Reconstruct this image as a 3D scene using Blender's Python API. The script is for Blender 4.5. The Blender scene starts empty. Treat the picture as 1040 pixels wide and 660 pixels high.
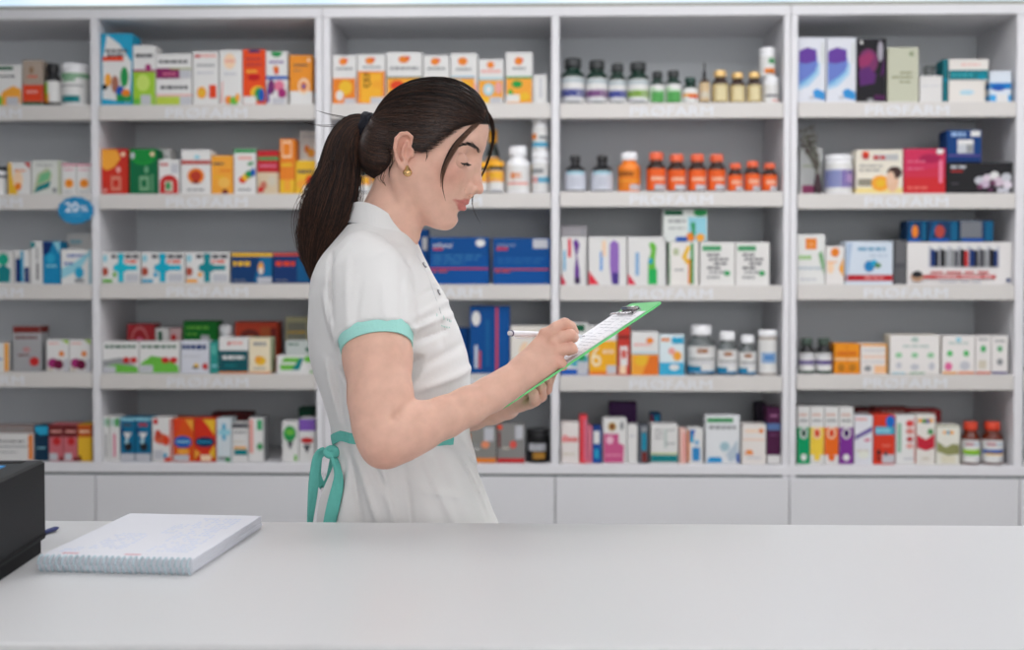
import bpy, math, random
import numpy as np
from mathutils import Vector, Matrix
random.seed(7)
rng = np.random.default_rng(11)
SC = bpy.context.scene
COL = SC.collection
PI = math.pi

# ---------------------------------------------------------------- camera
FPX = 1200.0
CAMZ = 1.40
YAW = math.radians(1.43)
PITCH = math.atan(25.0 / FPX)
PPX, PPY = 520.0, 305.0
FW = Vector((-math.sin(YAW) * math.cos(PITCH), math.cos(YAW) * math.cos(PITCH), -math.sin(PITCH)))
RT = Vector((math.cos(YAW), math.sin(YAW), 0))
UP = RT.cross(FW)
CAMP = Vector((0, 0, CAMZ))

def ray(px, py):
    return FW * FPX + RT * (px - PPX) + UP * (PPY - py)

def W(px, py, Y):
    d = ray(px, py)
    return CAMP + d * (Y / d.y)

def WZ(px, py, Z):
    d = ray(px, py)
    return CAMP + d * ((Z - CAMZ) / d.z)

# ---------------------------------------------------------------- materials
def lin(c):
    o = []
    for v in c[:3]:
        v = v / 255.0
        o.append(v / 12.92 if v <= 0.04045 else ((v + 0.055) / 1.055) ** 2.4)
    return (o[0], o[1], o[2], 1.0)

MC = {}
def mat(c, rough=0.5, metal=0.0, spec=0.5, noise=0.0, scale=40.0, bump=0.0, emit=0.0, trans=0.0, coat=0.0, key=''):
    k = (tuple(c), rough, metal, spec, noise, scale, bump, emit, trans, coat, key)
    if k in MC:
        return MC[k]
    m = bpy.data.materials.new((key or 'surface') + '_%02x%02x%02x' % tuple(int(v) for v in c[:3]))
    m.use_nodes = True
    nt = m.node_tree
    b = nt.nodes['Principled BSDF']
    b.inputs['Base Color'].default_value = lin(c)
    b.inputs['Roughness'].default_value = rough
    b.inputs['Metallic'].default_value = metal
    b.inputs['Specular IOR Level'].default_value = spec
    b.inputs['Transmission Weight'].default_value = trans
    b.inputs['Coat Weight'].default_value = coat
    if emit:
        b.inputs['Emission Color'].default_value = lin(c)
        b.inputs['Emission Strength'].default_value = emit
    if noise or bump:
        tc = nt.nodes.new('ShaderNodeTexCoord')
        n = nt.nodes.new('ShaderNodeTexNoise')
        n.inputs['Scale'].default_value = scale
        n.inputs['Detail'].default_value = 4
        nt.links.new(tc.outputs['Object'], n.inputs['Vector'])
        if noise:
            mx = nt.nodes.new('ShaderNodeMix'); mx.data_type = 'RGBA'
            l = lin(c)
            mx.inputs[6].default_value = tuple(min(1, v * (1 - noise)) for v in l[:3]) + (1,)
            mx.inputs[7].default_value = tuple(min(1, v * (1 + noise)) for v in l[:3]) + (1,)
            nt.links.new(n.outputs['Fac'], mx.inputs[0])
            nt.links.new(mx.outputs[2], b.inputs['Base Color'])
        if bump:
            bp = nt.nodes.new('ShaderNodeBump')
            bp.inputs['Strength'].default_value = bump
            bp.inputs['Distance'].default_value = 0.002
            nt.links.new(n.outputs['Fac'], bp.inputs['Height'])
            nt.links.new(bp.outputs['Normal'], b.inputs['Normal'])
    MC[k] = m
    return m

# ---------------------------------------------------------------- objects
def link(o, parent=None):
    COL.objects.link(o)
    if parent is not None:
        o.parent = parent
    return o

def thing(name, loc=(0, 0, 0), label=None, cat=None, group=None, kind=None):
    o = bpy.data.objects.new(name, None)
    o.empty_display_size = 0.05
    o.location = loc
    link(o)
    return tag(o, label, cat, group, kind)

def tag(o, label=None, cat=None, group=None, kind=None):
    if label: o['label'] = label
    if cat: o['category'] = cat
    if group: o['group'] = group
    if kind: o['kind'] = kind
    return o

class MB:
    """collects shapes for ONE mesh object"""
    def __init__(s):
        s.v = []; s.f = []; s.mi = []; s.sm = []; s.mats = []
    def m(s, material):
        if material not in s.mats:
            s.mats.append(material)
        return s.mats.index(material)
    def add(s, vs, fs, material, smooth=False):
        o = len(s.v); k = s.m(material)
        s.v += [tuple(v) for v in vs]
        for f in fs:
            s.f.append(tuple(i + o for i in f)); s.mi.append(k); s.sm.append(smooth)
        return s
    def box(s, x0, x1, y0, y1, z0, z1, material, ch=0.0):
        if ch <= 0:
            vs = [(x, y, z) for x in (x0, x1) for y in (y0, y1) for z in (z0, z1)]
            fs = [(0, 1, 3, 2), (4, 6, 7, 5), (0, 4, 5, 1), (2, 3, 7, 6), (0, 2, 6, 4), (1, 5, 7, 3)]
            return s.add(vs, fs, material)
        X = (x0, x1); Y = (y0, y1); Z = (z0, z1)
        vs = []; ix = {}
        for a in (0, 1):
            for b in (0, 1):
                for c in (0, 1):
                    sx = ch if a == 0 else -ch; sy = ch if b == 0 else -ch; sz = ch if c == 0 else -ch
                    for ax in range(3):
                        p = [X[a] + sx, Y[b] + sy, Z[c] + sz]
                        p[ax] = (X[a], Y[b], Z[c])[ax]
                        ix[(a, b, c, ax)] = len(vs); vs.append(tuple(p))
        fs = []
        def q(l):
            fs.append(l)
        for a in (0, 1):
            l = [ix[(a, 0, 0, 0)], ix[(a, 1, 0, 0)], ix[(a, 1, 1, 0)], ix[(a, 0, 1, 0)]]; q(l if a else l[::-1])
            l = [ix[(0, a, 0, 1)], ix[(1, a, 0, 1)], ix[(1, a, 1, 1)], ix[(0, a, 1, 1)]]; q(l[::-1] if a else l)
            l = [ix[(0, 0, a, 2)], ix[(1, 0, a, 2)], ix[(1, 1, a, 2)], ix[(0, 1, a, 2)]]; q(l if a else l[::-1])
        C3 = Vector(((x0 + x1) / 2, (y0 + y1) / 2, (z0 + z1) / 2))
        def qo(l):
            P = [Vector(vs[i]) for i in l]
            n = (P[1] - P[0]).cross(P[2] - P[0])
            c = sum(P, Vector()) / len(P)
            fs.append(l if n.dot(c - C3) > 0 else l[::-1])
        for b in (0, 1):
            for c in (0, 1):
                qo([ix[(0, b, c, 1)], ix[(1, b, c, 1)], ix[(1, b, c, 2)], ix[(0, b, c, 2)]])
                qo([ix[(b, 0, c, 0)], ix[(b, 1, c, 0)], ix[(b, 1, c, 2)], ix[(b, 0, c, 2)]])
                qo([ix[(b, c, 0, 0)], ix[(b, c, 1, 0)], ix[(b, c, 1, 1)], ix[(b, c, 0, 1)]])
        for a in (0, 1):
            for b in (0, 1):
                for c in (0, 1):
                    qo([ix[(a, b, c, 0)], ix[(a, b, c, 1)], ix[(a, b, c, 2)]])
        return s.add(vs, fs, material)
    def lathe(s, prof, cx, cy, z0, material, n=24, smooth=True, mats=None):
        """prof: list of (r, z)"""
        vs = []; fs = []
        for r, z in prof:
            for i in range(n):
                a = 2 * PI * i / n
                vs.append((cx + r * math.cos(a), cy + r * math.sin(a), z0 + z))
        for j in range(len(prof) - 1):
            for i in range(n):
                k = (i + 1) % n
                fs.append((j * n + i, j * n + k, (j + 1) * n + k, (j + 1) * n + i))
        fs.append(tuple(range(n))[::-1])
        fs.append(tuple((len(prof) - 1) * n + i for i in range(n)))
        return s.add(vs, fs, material, smooth)
    def tube(s, pts, rad, material, n=8, smooth=True, cap=True, flat=None):
        """pts: list of Vector; rad: float or list; flat: (scale across second axis)"""
        pts = [Vector(p) for p in pts]
        if not isinstance(rad, (list, tuple)):
            rad = [rad] * len(pts)
        vs = []; fs = []
        t0 = (pts[1] - pts[0]).normalized()
        ref = Vector((0, 0, 1)) if abs(t0.z) < 0.9 else Vector((1, 0, 0))
        nx = t0.cross(ref).normalized()
        for i, p in enumerate(pts):
            t = (pts[min(i + 1, len(pts) - 1)] - pts[max(i - 1, 0)]).normalized()
            nx = (nx - t * nx.dot(t)).normalized()
            ny = t.cross(nx)
            for j in range(n):
                a = 2 * PI * j / n
                vs.append(p + nx * (rad[i] * math.cos(a)) + ny * (rad[i] * math.sin(a) * (flat or 1)))
        for i in range(len(pts) - 1):
            for j in range(n):
                k = (j + 1) % n
                fs.append((i * n + j, i * n + k, (i + 1) * n + k, (i + 1) * n + j))
        if cap:
            fs.append(tuple(range(n))[::-1])
            fs.append(tuple((len(pts) - 1) * n + j for j in range(n)))
        return s.add(vs, fs, material, smooth)
    def build(s, name, parent=None, loc=(0, 0, 0)):
        me = bpy.data.meshes.new(name)
        L = Vector(loc)
        me.from_pydata([tuple(Vector(v) - L) for v in s.v], [], s.f)
        for m_ in s.mats:
            me.materials.append(m_)
        me.polygons.foreach_set('material_index', s.mi)
        me.polygons.foreach_set('use_smooth', s.sm)
        me.update()
        o = bpy.data.objects.new(name, me)
        link(o, parent)
        if parent is None:
            o.location = L
        elif tuple(loc) != (0, 0, 0) and (Vector(loc) - parent.location).length > 1e-6:
            o.location = L - parent.location
        return o

# ---------------------------------------------------------------- lettering
TXT = {}
def text_mesh(s):
    if s in TXT:
        return TXT[s]
    cu = bpy.data.curves.new('t', 'FONT'); cu.body = s; cu.size = 1.0
    cu.resolution_u = 3
    o = bpy.data.objects.new('t', cu); COL.objects.link(o)
    dg = bpy.context.evaluated_depsgraph_get(); dg.update()
    me = bpy.data.meshes.new_from_object(o.evaluated_get(dg))
    vs = [(v.co.x, v.co.y) for v in me.vertices]; fs = [tuple(p.vertices) for p in me.polygons]
    bpy.data.objects.remove(o); bpy.data.curves.remove(cu); bpy.data.meshes.remove(me)
    x0 = min(v[0] for v in vs); x1 = max(v[0] for v in vs)
    y0 = min(v[1] for v in vs); y1 = max(v[1] for v in vs)
    vs = [((x - x0) / (x1 - x0), (y - y0) / (y1 - y0)) for x, y in vs]
    TXT[s] = (vs, fs, (x1 - x0) / (y1 - y0))
    return TXT[s]
# ================================================================= the room
YF = 4.41                      # front plane of the wall shelving
DEP = 0.42
YB = YF + DEP                  # wall behind the shelving
XL, XR, YN, ZC = -3.5, 3.7, -3.2, 2.85
wallm = mat((214, 214, 216), 0.8, noise=0.03, scale=3, bump=0.1, key='paint')
def struct(name, mb):
    return tag(mb.build(name), kind='structure')
struct('wall_back', MB().box(XL - .1, XR + .1, YB + .002, YB + .12, 0, ZC, wallm))
struct('wall_left', MB().box(XL - .12, XL, YN, YB, 0, ZC, wallm))
struct('wall_right', MB().box(XR, XR + .12, YN, YB, 0, ZC, wallm))
b = MB()
b.box(XL - .1, XR + .1, YN - .12, YN, 0, .85, wallm); b.box(XL - .1, XR + .1, YN - .12, YN, 2.55, ZC, wallm)
b.box(XL - .1, -1.0, YN - .12, YN, .85, 2.55, wallm); b.box(2.8, XR + .1, YN - .12, YN, .85, 2.55, wallm)
struct('wall_front', b)
struct('ceiling', MB().box(XL - .1, XR + .1, YN - .1, YB + .1, ZC, ZC + .1, mat((235, 235, 235), 0.9, noise=.02, key='ceiling')))
# floor tiles
fm = bpy.data.materials.new('floor_tile'); fm.use_nodes = True
nt = fm.node_tree; bs = nt.nodes['Principled BSDF']
tc = nt.nodes.new('ShaderNodeTexCoord'); br = nt.nodes.new('ShaderNodeTexBrick')
br.offset = 0; br.inputs['Scale'].default_value = 1.0
br.inputs['Brick Width'].default_value = 0.6; br.inputs['Row Height'].default_value = 0.6
br.inputs['Mortar Size'].default_value = 0.004
br.inputs['Color1'].default_value = lin((196, 194, 190)); br.inputs['Color2'].default_value = lin((190, 188, 185))
br.inputs['Mortar'].default_value = lin((140, 138, 135))
nt.links.new(tc.outputs['Object'], br.inputs['Vector']); nt.links.new(br.outputs['Color'], bs.inputs['Base Color'])
bs.inputs['Roughness'].default_value = .35
struct('floor', MB().box(XL - .1, XR + .1, YN - .1, YB + .1, -.1, 0, fm))
# shop window behind the photographer
wm = mat((247, 247, 248), 0.3, emit=3.8, key='daylit_frosted_glass')
b = MB(); fr = mat((225, 225, 225), .4, key='window_frame')
b.box(-1.0, 2.8, YN - .09, YN - .07, .85, 2.55, wm)
for x in (-1.0, .25, 1.5, 2.74):
    b.box(x, x + .06, YN - .1, YN - .02, .85, 2.55, fr)
b.box(-1.0, 2.8, YN - .1, YN - .02, .85, .91, fr); b.box(-1.0, 2.8, YN - .1, YN - .02, 2.49, 2.55, fr)
struct('window_1', b)
# ceiling lights
emm = mat((253, 253, 255), 0.5, emit=5.0, key='light_diffuser')
lfr = mat((230, 230, 230), .4, key='light_frame')
first = None
CLY = [(-.75, 2.55), (0.7, 2.55), (2.15, 2.55), (-.7, 3.45), (0.75, 3.45), (2.2, 3.45), (-1.6, 0.25), (0.35, 0.25), (2.2, 0.25)]
CLN = ['left end of the row nearest the counter', 'middle of the row nearest the counter', 'right end of the row nearest the counter',
       'left end of the row nearest the shelves', 'middle of the row nearest the shelves', 'right end of the row nearest the shelves',
       'left end of the row by the window', 'middle of the row by the window', 'right end of the row by the window']
for (x, y), nm in zip(CLY, CLN):
    if first is None:
        t = thing('ceiling_light', (0, 0, ZC))
        b = MB(); b.box(-.6, .6, -.3, .3, -.02, -.005, emm); dif = b.build('diffuser', t)
        b = MB()
        b.box(-.63, .63, -.33, -.3, -.03, 0, lfr); b.box(-.63, .63, .3, .33, -.03, 0, lfr)
        b.box(-.63, -.6, -.3, .3, -.03, 0, lfr); b.box(.6, .63, -.3, .3, -.03, 0, lfr)
        frm = b.build('frame', t); first = t
    else:
        t = first.copy(); link(t)
        for c in (dif, frm):
            k = c.copy(); k.parent = t; COL.objects.link(k)
    t.location = (x, y, ZC)
    tag(t, 'flat white ceiling panel light, ' + nm, 'ceiling light', 'ceiling panel lights')

# ================================================================= shelving
white = mat((219, 218, 221), 0.42, noise=.012, scale=6, key='white_laminate')
railm = mat((204, 200, 196), 0.35, noise=.015, scale=8, key='label_rail')
doorm = mat((214, 214, 217), 0.45, noise=.012, scale=5, key='door_laminate')
gapm = mat((44, 62, 56), 0.6, key='door_gap')
letm = mat((217, 220, 226), 0.3, key='rail_lettering')
backm = mat((214, 218, 221), 0.55, noise=.012, scale=4, key='back_laminate')
# x limits of the bays (pixels measured on the front plane at horizon height)
BX = {1: (-127, 93.5), 2: (101, 321), 3: (336, 560), 4: (568, 795.5), 5: (809, 1031), 6: (1040, 1267)}
SY = {1: [19, 107, 197.5, 288.8, 378, 469.5], 2: [18.5, 106.5, 197, 288, 380, 470], 3: [17, 105, 196, 289, 380, 471],
      4: [16, 104.5, 194.5, 290, 382, 472], 5: [15, 103.5, 196.5, 289, 380.5, 473], 6: [14.5, 102, 195, 289, 381, 474]}
CX = {1: 40, 2: 211, 3: 448, 4: 682, 5: 920, 6: 1100}
def bxw(px): return W(px, 280, YF).x
def byw(b_, py): return W(CX[b_], py, YF).z
BAYX = {k: (bxw(a), bxw(c)) for k, (a, c) in BX.items()}
# true heights: shelves of a bay are level
SHZ = {k: [byw(k, y) for y in v] for k, v in SY.items()}
zroof = sum(SHZ[k][0] for k in SHZ) / 6          # underside of the top board
zbase = sum(SHZ[k][5] for k in SHZ) / 6          # top of the base board
for k in SHZ:
    SHZ[k][0] = zroof; SHZ[k][5] = zbase
RAILH = 0.057
def rail_letters(mb, cx, zt, y):
    vs, fs, asp = text_mesh('PRØFARM')
    h = 0.036; w = 0.305; z0 = zt - .049
    cs = []
    mb.add([(cx - w / 2 + v[0] * w, y, z0 + v[1] * h) for v in vs], fs, letm)
def unit(x0, x1, bays, label):
    cx = (x0 + x1) / 2
    t = thing('shelving_unit', (cx, YF + DEP / 2, 0), label, 'shelving unit', 'wall shelving units')
    def P(name, mb, parent=t):
        # world-built parts; parent sits at its base
        o = mb.build(name, parent)
        o.location = Vector((0, 0, 0)) - (t.location if parent is t else Vector((0, 0, 0)))
        return o
    ztop = zroof + .036
    lo, hi = x0, x1
    ba, bb = bays
    P('side_panel', MB().box(lo + .0013, BAYX[ba][0], YF, YB, 0, ztop, white, .001))
    P('side_panel', MB().box(BAYX[bb][1], hi - .0013, YF, YB, 0, ztop, white, .001))
    P('divider', MB().box(BAYX[ba][1], BAYX[bb][0], YF, YB - .01, zbase, zroof, white, .001))
    P('top_board', MB().box(lo + .001, hi - .001, YF - .004, YB, zroof, ztop, white, .0015))
    P('base_board', MB().box(lo, hi, YF - .006, YB, zbase - .036, zbase, white, .0015))
    P('back_panel', MB().box(BAYX[ba][0], BAYX[bb][1], YB - .01, YB - .002, 0.08, zroof, backm))
    for k in bays:
        a, c = BAYX[k]
        for r in (1, 2, 3, 4):
            z = SHZ[k][r]
            s_ = P('shelf', MB().box(a + .001, c - .001, YF + .012, YB - .011, z - .018, z, white, .001))
            rb = MB(); rb.box(a + .003, c - .003, YF - .004, YF + .0115, z - RAILH, z + .0006, railm, .002)
            rb.box(a + .003, a + .010, YF - .0055, YF - .004, z - RAILH + .004, z - .012, railm)
            rail_letters(rb, (a + c) / 2, z, YF - .0046)
            o = rb.build('label_rail', s_)
        # base cabinet door and plinth
        dm = MB(); g = .002
        L = (lo if k == ba else (BAYX[ba][1] + BAYX[bb][0]) / 2); R = (hi if k == bb else (BAYX[ba][1] + BAYX[bb][0]) / 2)
        zt_ = zbase - .036 - .009
        dm.box(L + g, R - g, YF - .018, YF, .09, zt_, doorm, .001)
        P('door', dm)
    gp = MB(); gp.box(lo, hi, YF + .001, YF + .01, .08, zbase - .036, gapm)
    P('carcass_front', gp)
    P('plinth', MB().box(lo, hi, YF + .04, YF + .06, 0, .09, mat((120, 120, 122), .6, key='plinth')))
    return t
xm1 = bxw(328.3); xm2 = bxw(802); xm0 = xm1 - (xm2 - xm1); xm3 = xm2 + (xm2 - xm1)
unit(xm0, xm1, (1, 2), 'white pharmacy shelving unit of two bays holding the discount badge')
unit(xm1, xm2, (3, 4), 'white pharmacy shelving unit of two bays behind the woman')
unit(xm2, xm3, (5, 6), 'white pharmacy shelving unit at right with the dried twigs on it')
# lit fascia above the shelving
t = thing('fascia_light', (0, YF + .1, zroof + .036), 'long pale blue lit fascia on top of the shelving', 'light box')
fas = bpy.data.materials.new('lit_fascia'); fas.use_nodes = True
nt = fas.node_tree; bs = nt.nodes['Principled BSDF']; tc = nt.nodes.new('ShaderNodeTexCoord'); no = nt.nodes.new('ShaderNodeTexNoise')
no.inputs['Scale'].default_value = 2.0; rp = nt.nodes.new('ShaderNodeValToRGB')
rp.color_ramp.elements[0].position = .35; rp.color_ramp.elements[0].color = lin((196, 224, 244))
rp.color_ramp.elements[1].position = .65; rp.color_ramp.elements[1].color = lin((236, 246, 252))
nt.links.new(tc.outputs['Object'], no.inputs['Vector']); nt.links.new(no.outputs['Fac'], rp.inputs[0])
nt.links.new(rp.outputs[0], bs.inputs['Emission Color']); bs.inputs['Emission Strength'].default_value = 1.1
bs.inputs['Base Color'].default_value = (.1, .1, .1, 1)
b = MB(); b.box(xm0, xm3, YF + .012, YB - .05, zroof + .05, 2.8, fas); o = b.build('lit_panel', t); o.location = -t.location
b = MB(); b.box(xm0, xm3, YF + .002, YB - .05, zroof + .0365, zroof + .05, mat((150, 150, 140), .5, key='fascia_trim')); o = b.build('trim_strip', t); o.location = -t.location

# 20% badge
cb = W(76, 213.5, YF - .02); s_ = 1 / 272.0
blue = mat((0, 128, 178), .5, noise=.05, scale=20, key='badge'); wh = mat((235, 240, 245), .5, key='badge_lettering')
n = 96; ring = []
for i in range(n):
    a = 2 * PI * i / n
    r = 1 + .045 * abs(math.sin(a * 6.5)) * 1.4 - .03
    ring.append((18.2 * r * math.cos(a) * s_, 13.6 * r * math.sin(a) * s_))
b = MB()
b.add([(cb.x + x, YF - .012, cb.z + z) for x, z in ring] + [(cb.x + x, YF - .008, cb.z + z) for x, z in ring],
      [tuple(range(n)), tuple(range(2 * n - 1, n - 1, -1))] + [(i, i + n, (i + 1) % n + n, (i + 1) % n) for i in range(n)], blue)
vs, fs, asp = text_mesh('20')
for o1, o2 in ((0, 0), (.0012, 0), (0, .0008)):
    b.add([(cb.x - .040 + o1 + v[0] * .050, YF - .0125 - o1 * .1 - o2 * .3, cb.z - .006 + o2 + v[1] * .036) for v in vs], fs, wh)
vs, fs, asp = text_mesh('%')
b.add([(cb.x + .0165 + v[0] * .030, YF - .0125, cb.z - .004 + v[1] * .022) for v in vs], fs, wh)
for q in range(7):
    b.box(cb.x - .022 + q * .0065, cb.x - .0175 + q * .0065, YF - .0124, YF - .0119, cb.z - .020, cb.z - .016, mat((90, 170, 205), .5))
b.box(cb.x - .004, cb.x + .004, YF - .0078, YF - .0042, cb.z + .0, cb.z + .030, blue)
tag(b.build('discount_badge', loc=(cb.x, YF - .01, cb.z)), 'blue scalloped badge reading 20 percent hanging from a shelf rail', 'sign')

# ================================================================= counter
ZK = 1.05
ck = mat((203, 203, 204), 0.33, noise=.01, scale=4, spec=.5, key='counter_top')
cbk = W(520, 531, 1.0); cy = None
# depth at which the counter top meets pixel row 531 / 640
cyb = WZ(520, 531, ZK).y; cyf = WZ(520, 657, ZK).y
b = MB(); b.box(-1.9, 2.1, cyf, cyb, ZK - .035, ZK, ck, .0025)
t = thing('service_counter', (0.1, (cyf + cyb) / 2, 0), 'long white laminate pharmacy counter across the foreground', 'counter')
o = b.build('countertop', t); o.location = -t.location
b = MB()
b.box(-1.85, 2.05, cyf + .04, cyf + .06, .08, ZK - .035, doorm, .001)
b.box(-1.85, -1.83, cyf + .06, cyb - .03, .0, ZK - .035, doorm); b.box(2.03, 2.05, cyf + .06, cyb - .03, .0, ZK - .035, doorm)
b.box(-1.85, 2.05, cyf + .07, cyb - .04, .5, .52, doorm); b.box(-1.83, 2.03, cyf + .08, cyf + .1, 0, .08, gapm)
o = b.build('body', t); o.location = -t.location
# ================================================================= products
PAL = dict(w=(232, 230, 228), o=(238, 134, 42), y=(240, 190, 50), r=(200, 44, 44), g=(40, 150, 80), G=(16, 92, 60), b=(30, 90, 180), n=(18, 50, 110),
           c=(40, 165, 205), t=(20, 130, 135), m=(165, 45, 115), p=(110, 60, 150), k=(34, 34, 38), s=(150, 152, 155), l=(160, 205, 60), d=(78, 78, 84),
           f=(250, 215, 180), i=(225, 120, 150), v=(60, 40, 80), e=(214, 206, 188), a=(120, 40, 35), x=(200, 202, 208), B=(0, 82, 158), R=(226, 70, 34),
           q=(150, 210, 225), K=(150, 120, 95), O=(246, 170, 60), L=(110, 190, 70), D=(110, 35, 35), z=(188, 196, 160), P=(240, 170, 160), N=(12, 70, 128))
def pc(c): return PAL[c] if isinstance(c, str) else c
def pm(c, rough=.42): return mat(tuple(int(v * .935) for v in pc(c)), .6, spec=.22, key='printed_card')
ROWN = {1: 'top shelf', 2: 'second shelf', 3: 'third shelf', 4: 'fourth shelf', 5: 'bottom shelf'}
BAYN = {1: 'first bay', 2: 'second bay', 3: 'third bay', 4: 'fourth bay', 5: 'fifth bay'}
LABS = set()
LAST = {}
def finish(o, bay, row, desc, cat, gname):
    lb = desc + ', ' + ROWN[row] + ', ' + BAYN[bay]
    n_ = len(lb.split())
    if n_ > 16: print('LABEL LONG', n_, lb)
    if lb in LABS: print('LABEL DUP', lb)
    LABS.add(lb)
    tag(o, lb, cat, gname + ' on the ' + ROWN[row] + ' of the ' + BAYN[bay])
def wedge_mix(c):
    return pm(c)
def C(bay, row, x0, x1, top, base, shapes, desc, dy=.025, dp=.08, on=None, rot=0.0, side=None):
    """a printed carton"""
    Y = YF + dy
    z0 = SHZ[bay][row] + .0008 if on is None else on + .0006
    pyb = (top + SY[bay][row]) / 2
    X0 = W(x0, pyb, Y).x + .0006; X1 = W(x1, pyb, Y).x - .0006
    Z1 = W((x0 + x1) / 2, top, Y).z
    a, c = BAYX[bay]
    X0 = max(X0, a + .002); X1 = min(X1, c - .002)
    w = X1 - X0; h = Z1 - z0; cx = (X0 + X1) / 2
    mb = MB()
    hw = w / 2
    mb.box(-hw, hw, 0, dp, 0, h, pm(side or base), min(.0012, w * .05))
    if side:
        mb.box(-hw + .0012, hw - .0012, -.0003, 0, .0012, h - .0012, pm(base))
    # tuck flap seam on the top and the side
    mb.box(-hw + .002, hw - .002, .003, .0036, h, h + .0002, pm('s'))
    k = 1
    def pt(x, y, k): return (-hw + w * x / 100.0, -.00035 - .00025 * k, h * y / 100.0)
    def clipx(v): return min(99.2, max(.8, v))
    for s in shapes:
        t_ = s[0]
        if t_ == 'r':
            _, xa, ya, xb, yb, c_ = s
            wrap = xa <= 0 and xb >= 100
            xa, xb, ya, yb = clipx(xa), clipx(xb), clipx(ya), clipx(yb)
            mb.add([pt(xa, ya, k), pt(xb, ya, k), pt(xb, yb, k), pt(xa, yb, k)], [(0, 1, 2, 3)], pm(c_))
            if wrap:
                for sx, fl in ((-1, 1), (1, 0)):
                    X = sx * (hw + .0003)
                    vs = [(X, .001, h * ya / 100), (X, dp - .001, h * ya / 100), (X, dp - .001, h * yb / 100), (X, .001, h * yb / 100)]
                    mb.add(vs if not fl else vs[::-1], [(0, 1, 2, 3)], pm(c_))
        elif t_ == 'e':
            _, ex, ey, rx, ry, c_ = s
            vs = [pt(clipx(ex + rx * math.cos(a_ * PI / 9)), clipx(ey + ry * math.sin(a_ * PI / 9)), k) for a_ in range(18)]
            mb.add(vs, [tuple(range(18))], pm(c_))
        elif t_ == 'p':
            _, pts, c_ = s
            mb.add([pt(clipx(x), clipx(y), k) for x, y in pts], [tuple(range(len(pts)))], pm(c_))
        elif t_ == 't':
            _, tx, ty, tw, th, c_, st = s
            vs, fs, asp = text_mesh(st)
            mb.add([pt(tx + v[0] * tw, ty + v[1] * th, k) for v in vs], fs, pm(c_))
        elif t_ == 'l':      # a line of fine print
            _, xa, ya, xb, c_, lh = s
            x = xa
            rr = random.Random(int(xa * 7 + ya * 13 + xb))
            while x < xb - 3:
                ww = min(rr.uniform(8, 20), xb - x)
                mb.add([pt(x, ya, k), pt(x + ww, ya, k), pt(x + ww, ya + lh, k), pt(x, ya + lh, k)], [(0, 1, 2, 3)], pm(c_))
                x += ww + 3
        k += 1
    o = mb.build('carton')
    o.location = (cx, Y, z0)
    if rot: o.rotation_euler.z = rot
    finish(o, bay, row, desc, 'box', 'cartons')
    LAST['z'] = z0 + h
    return o

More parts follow.
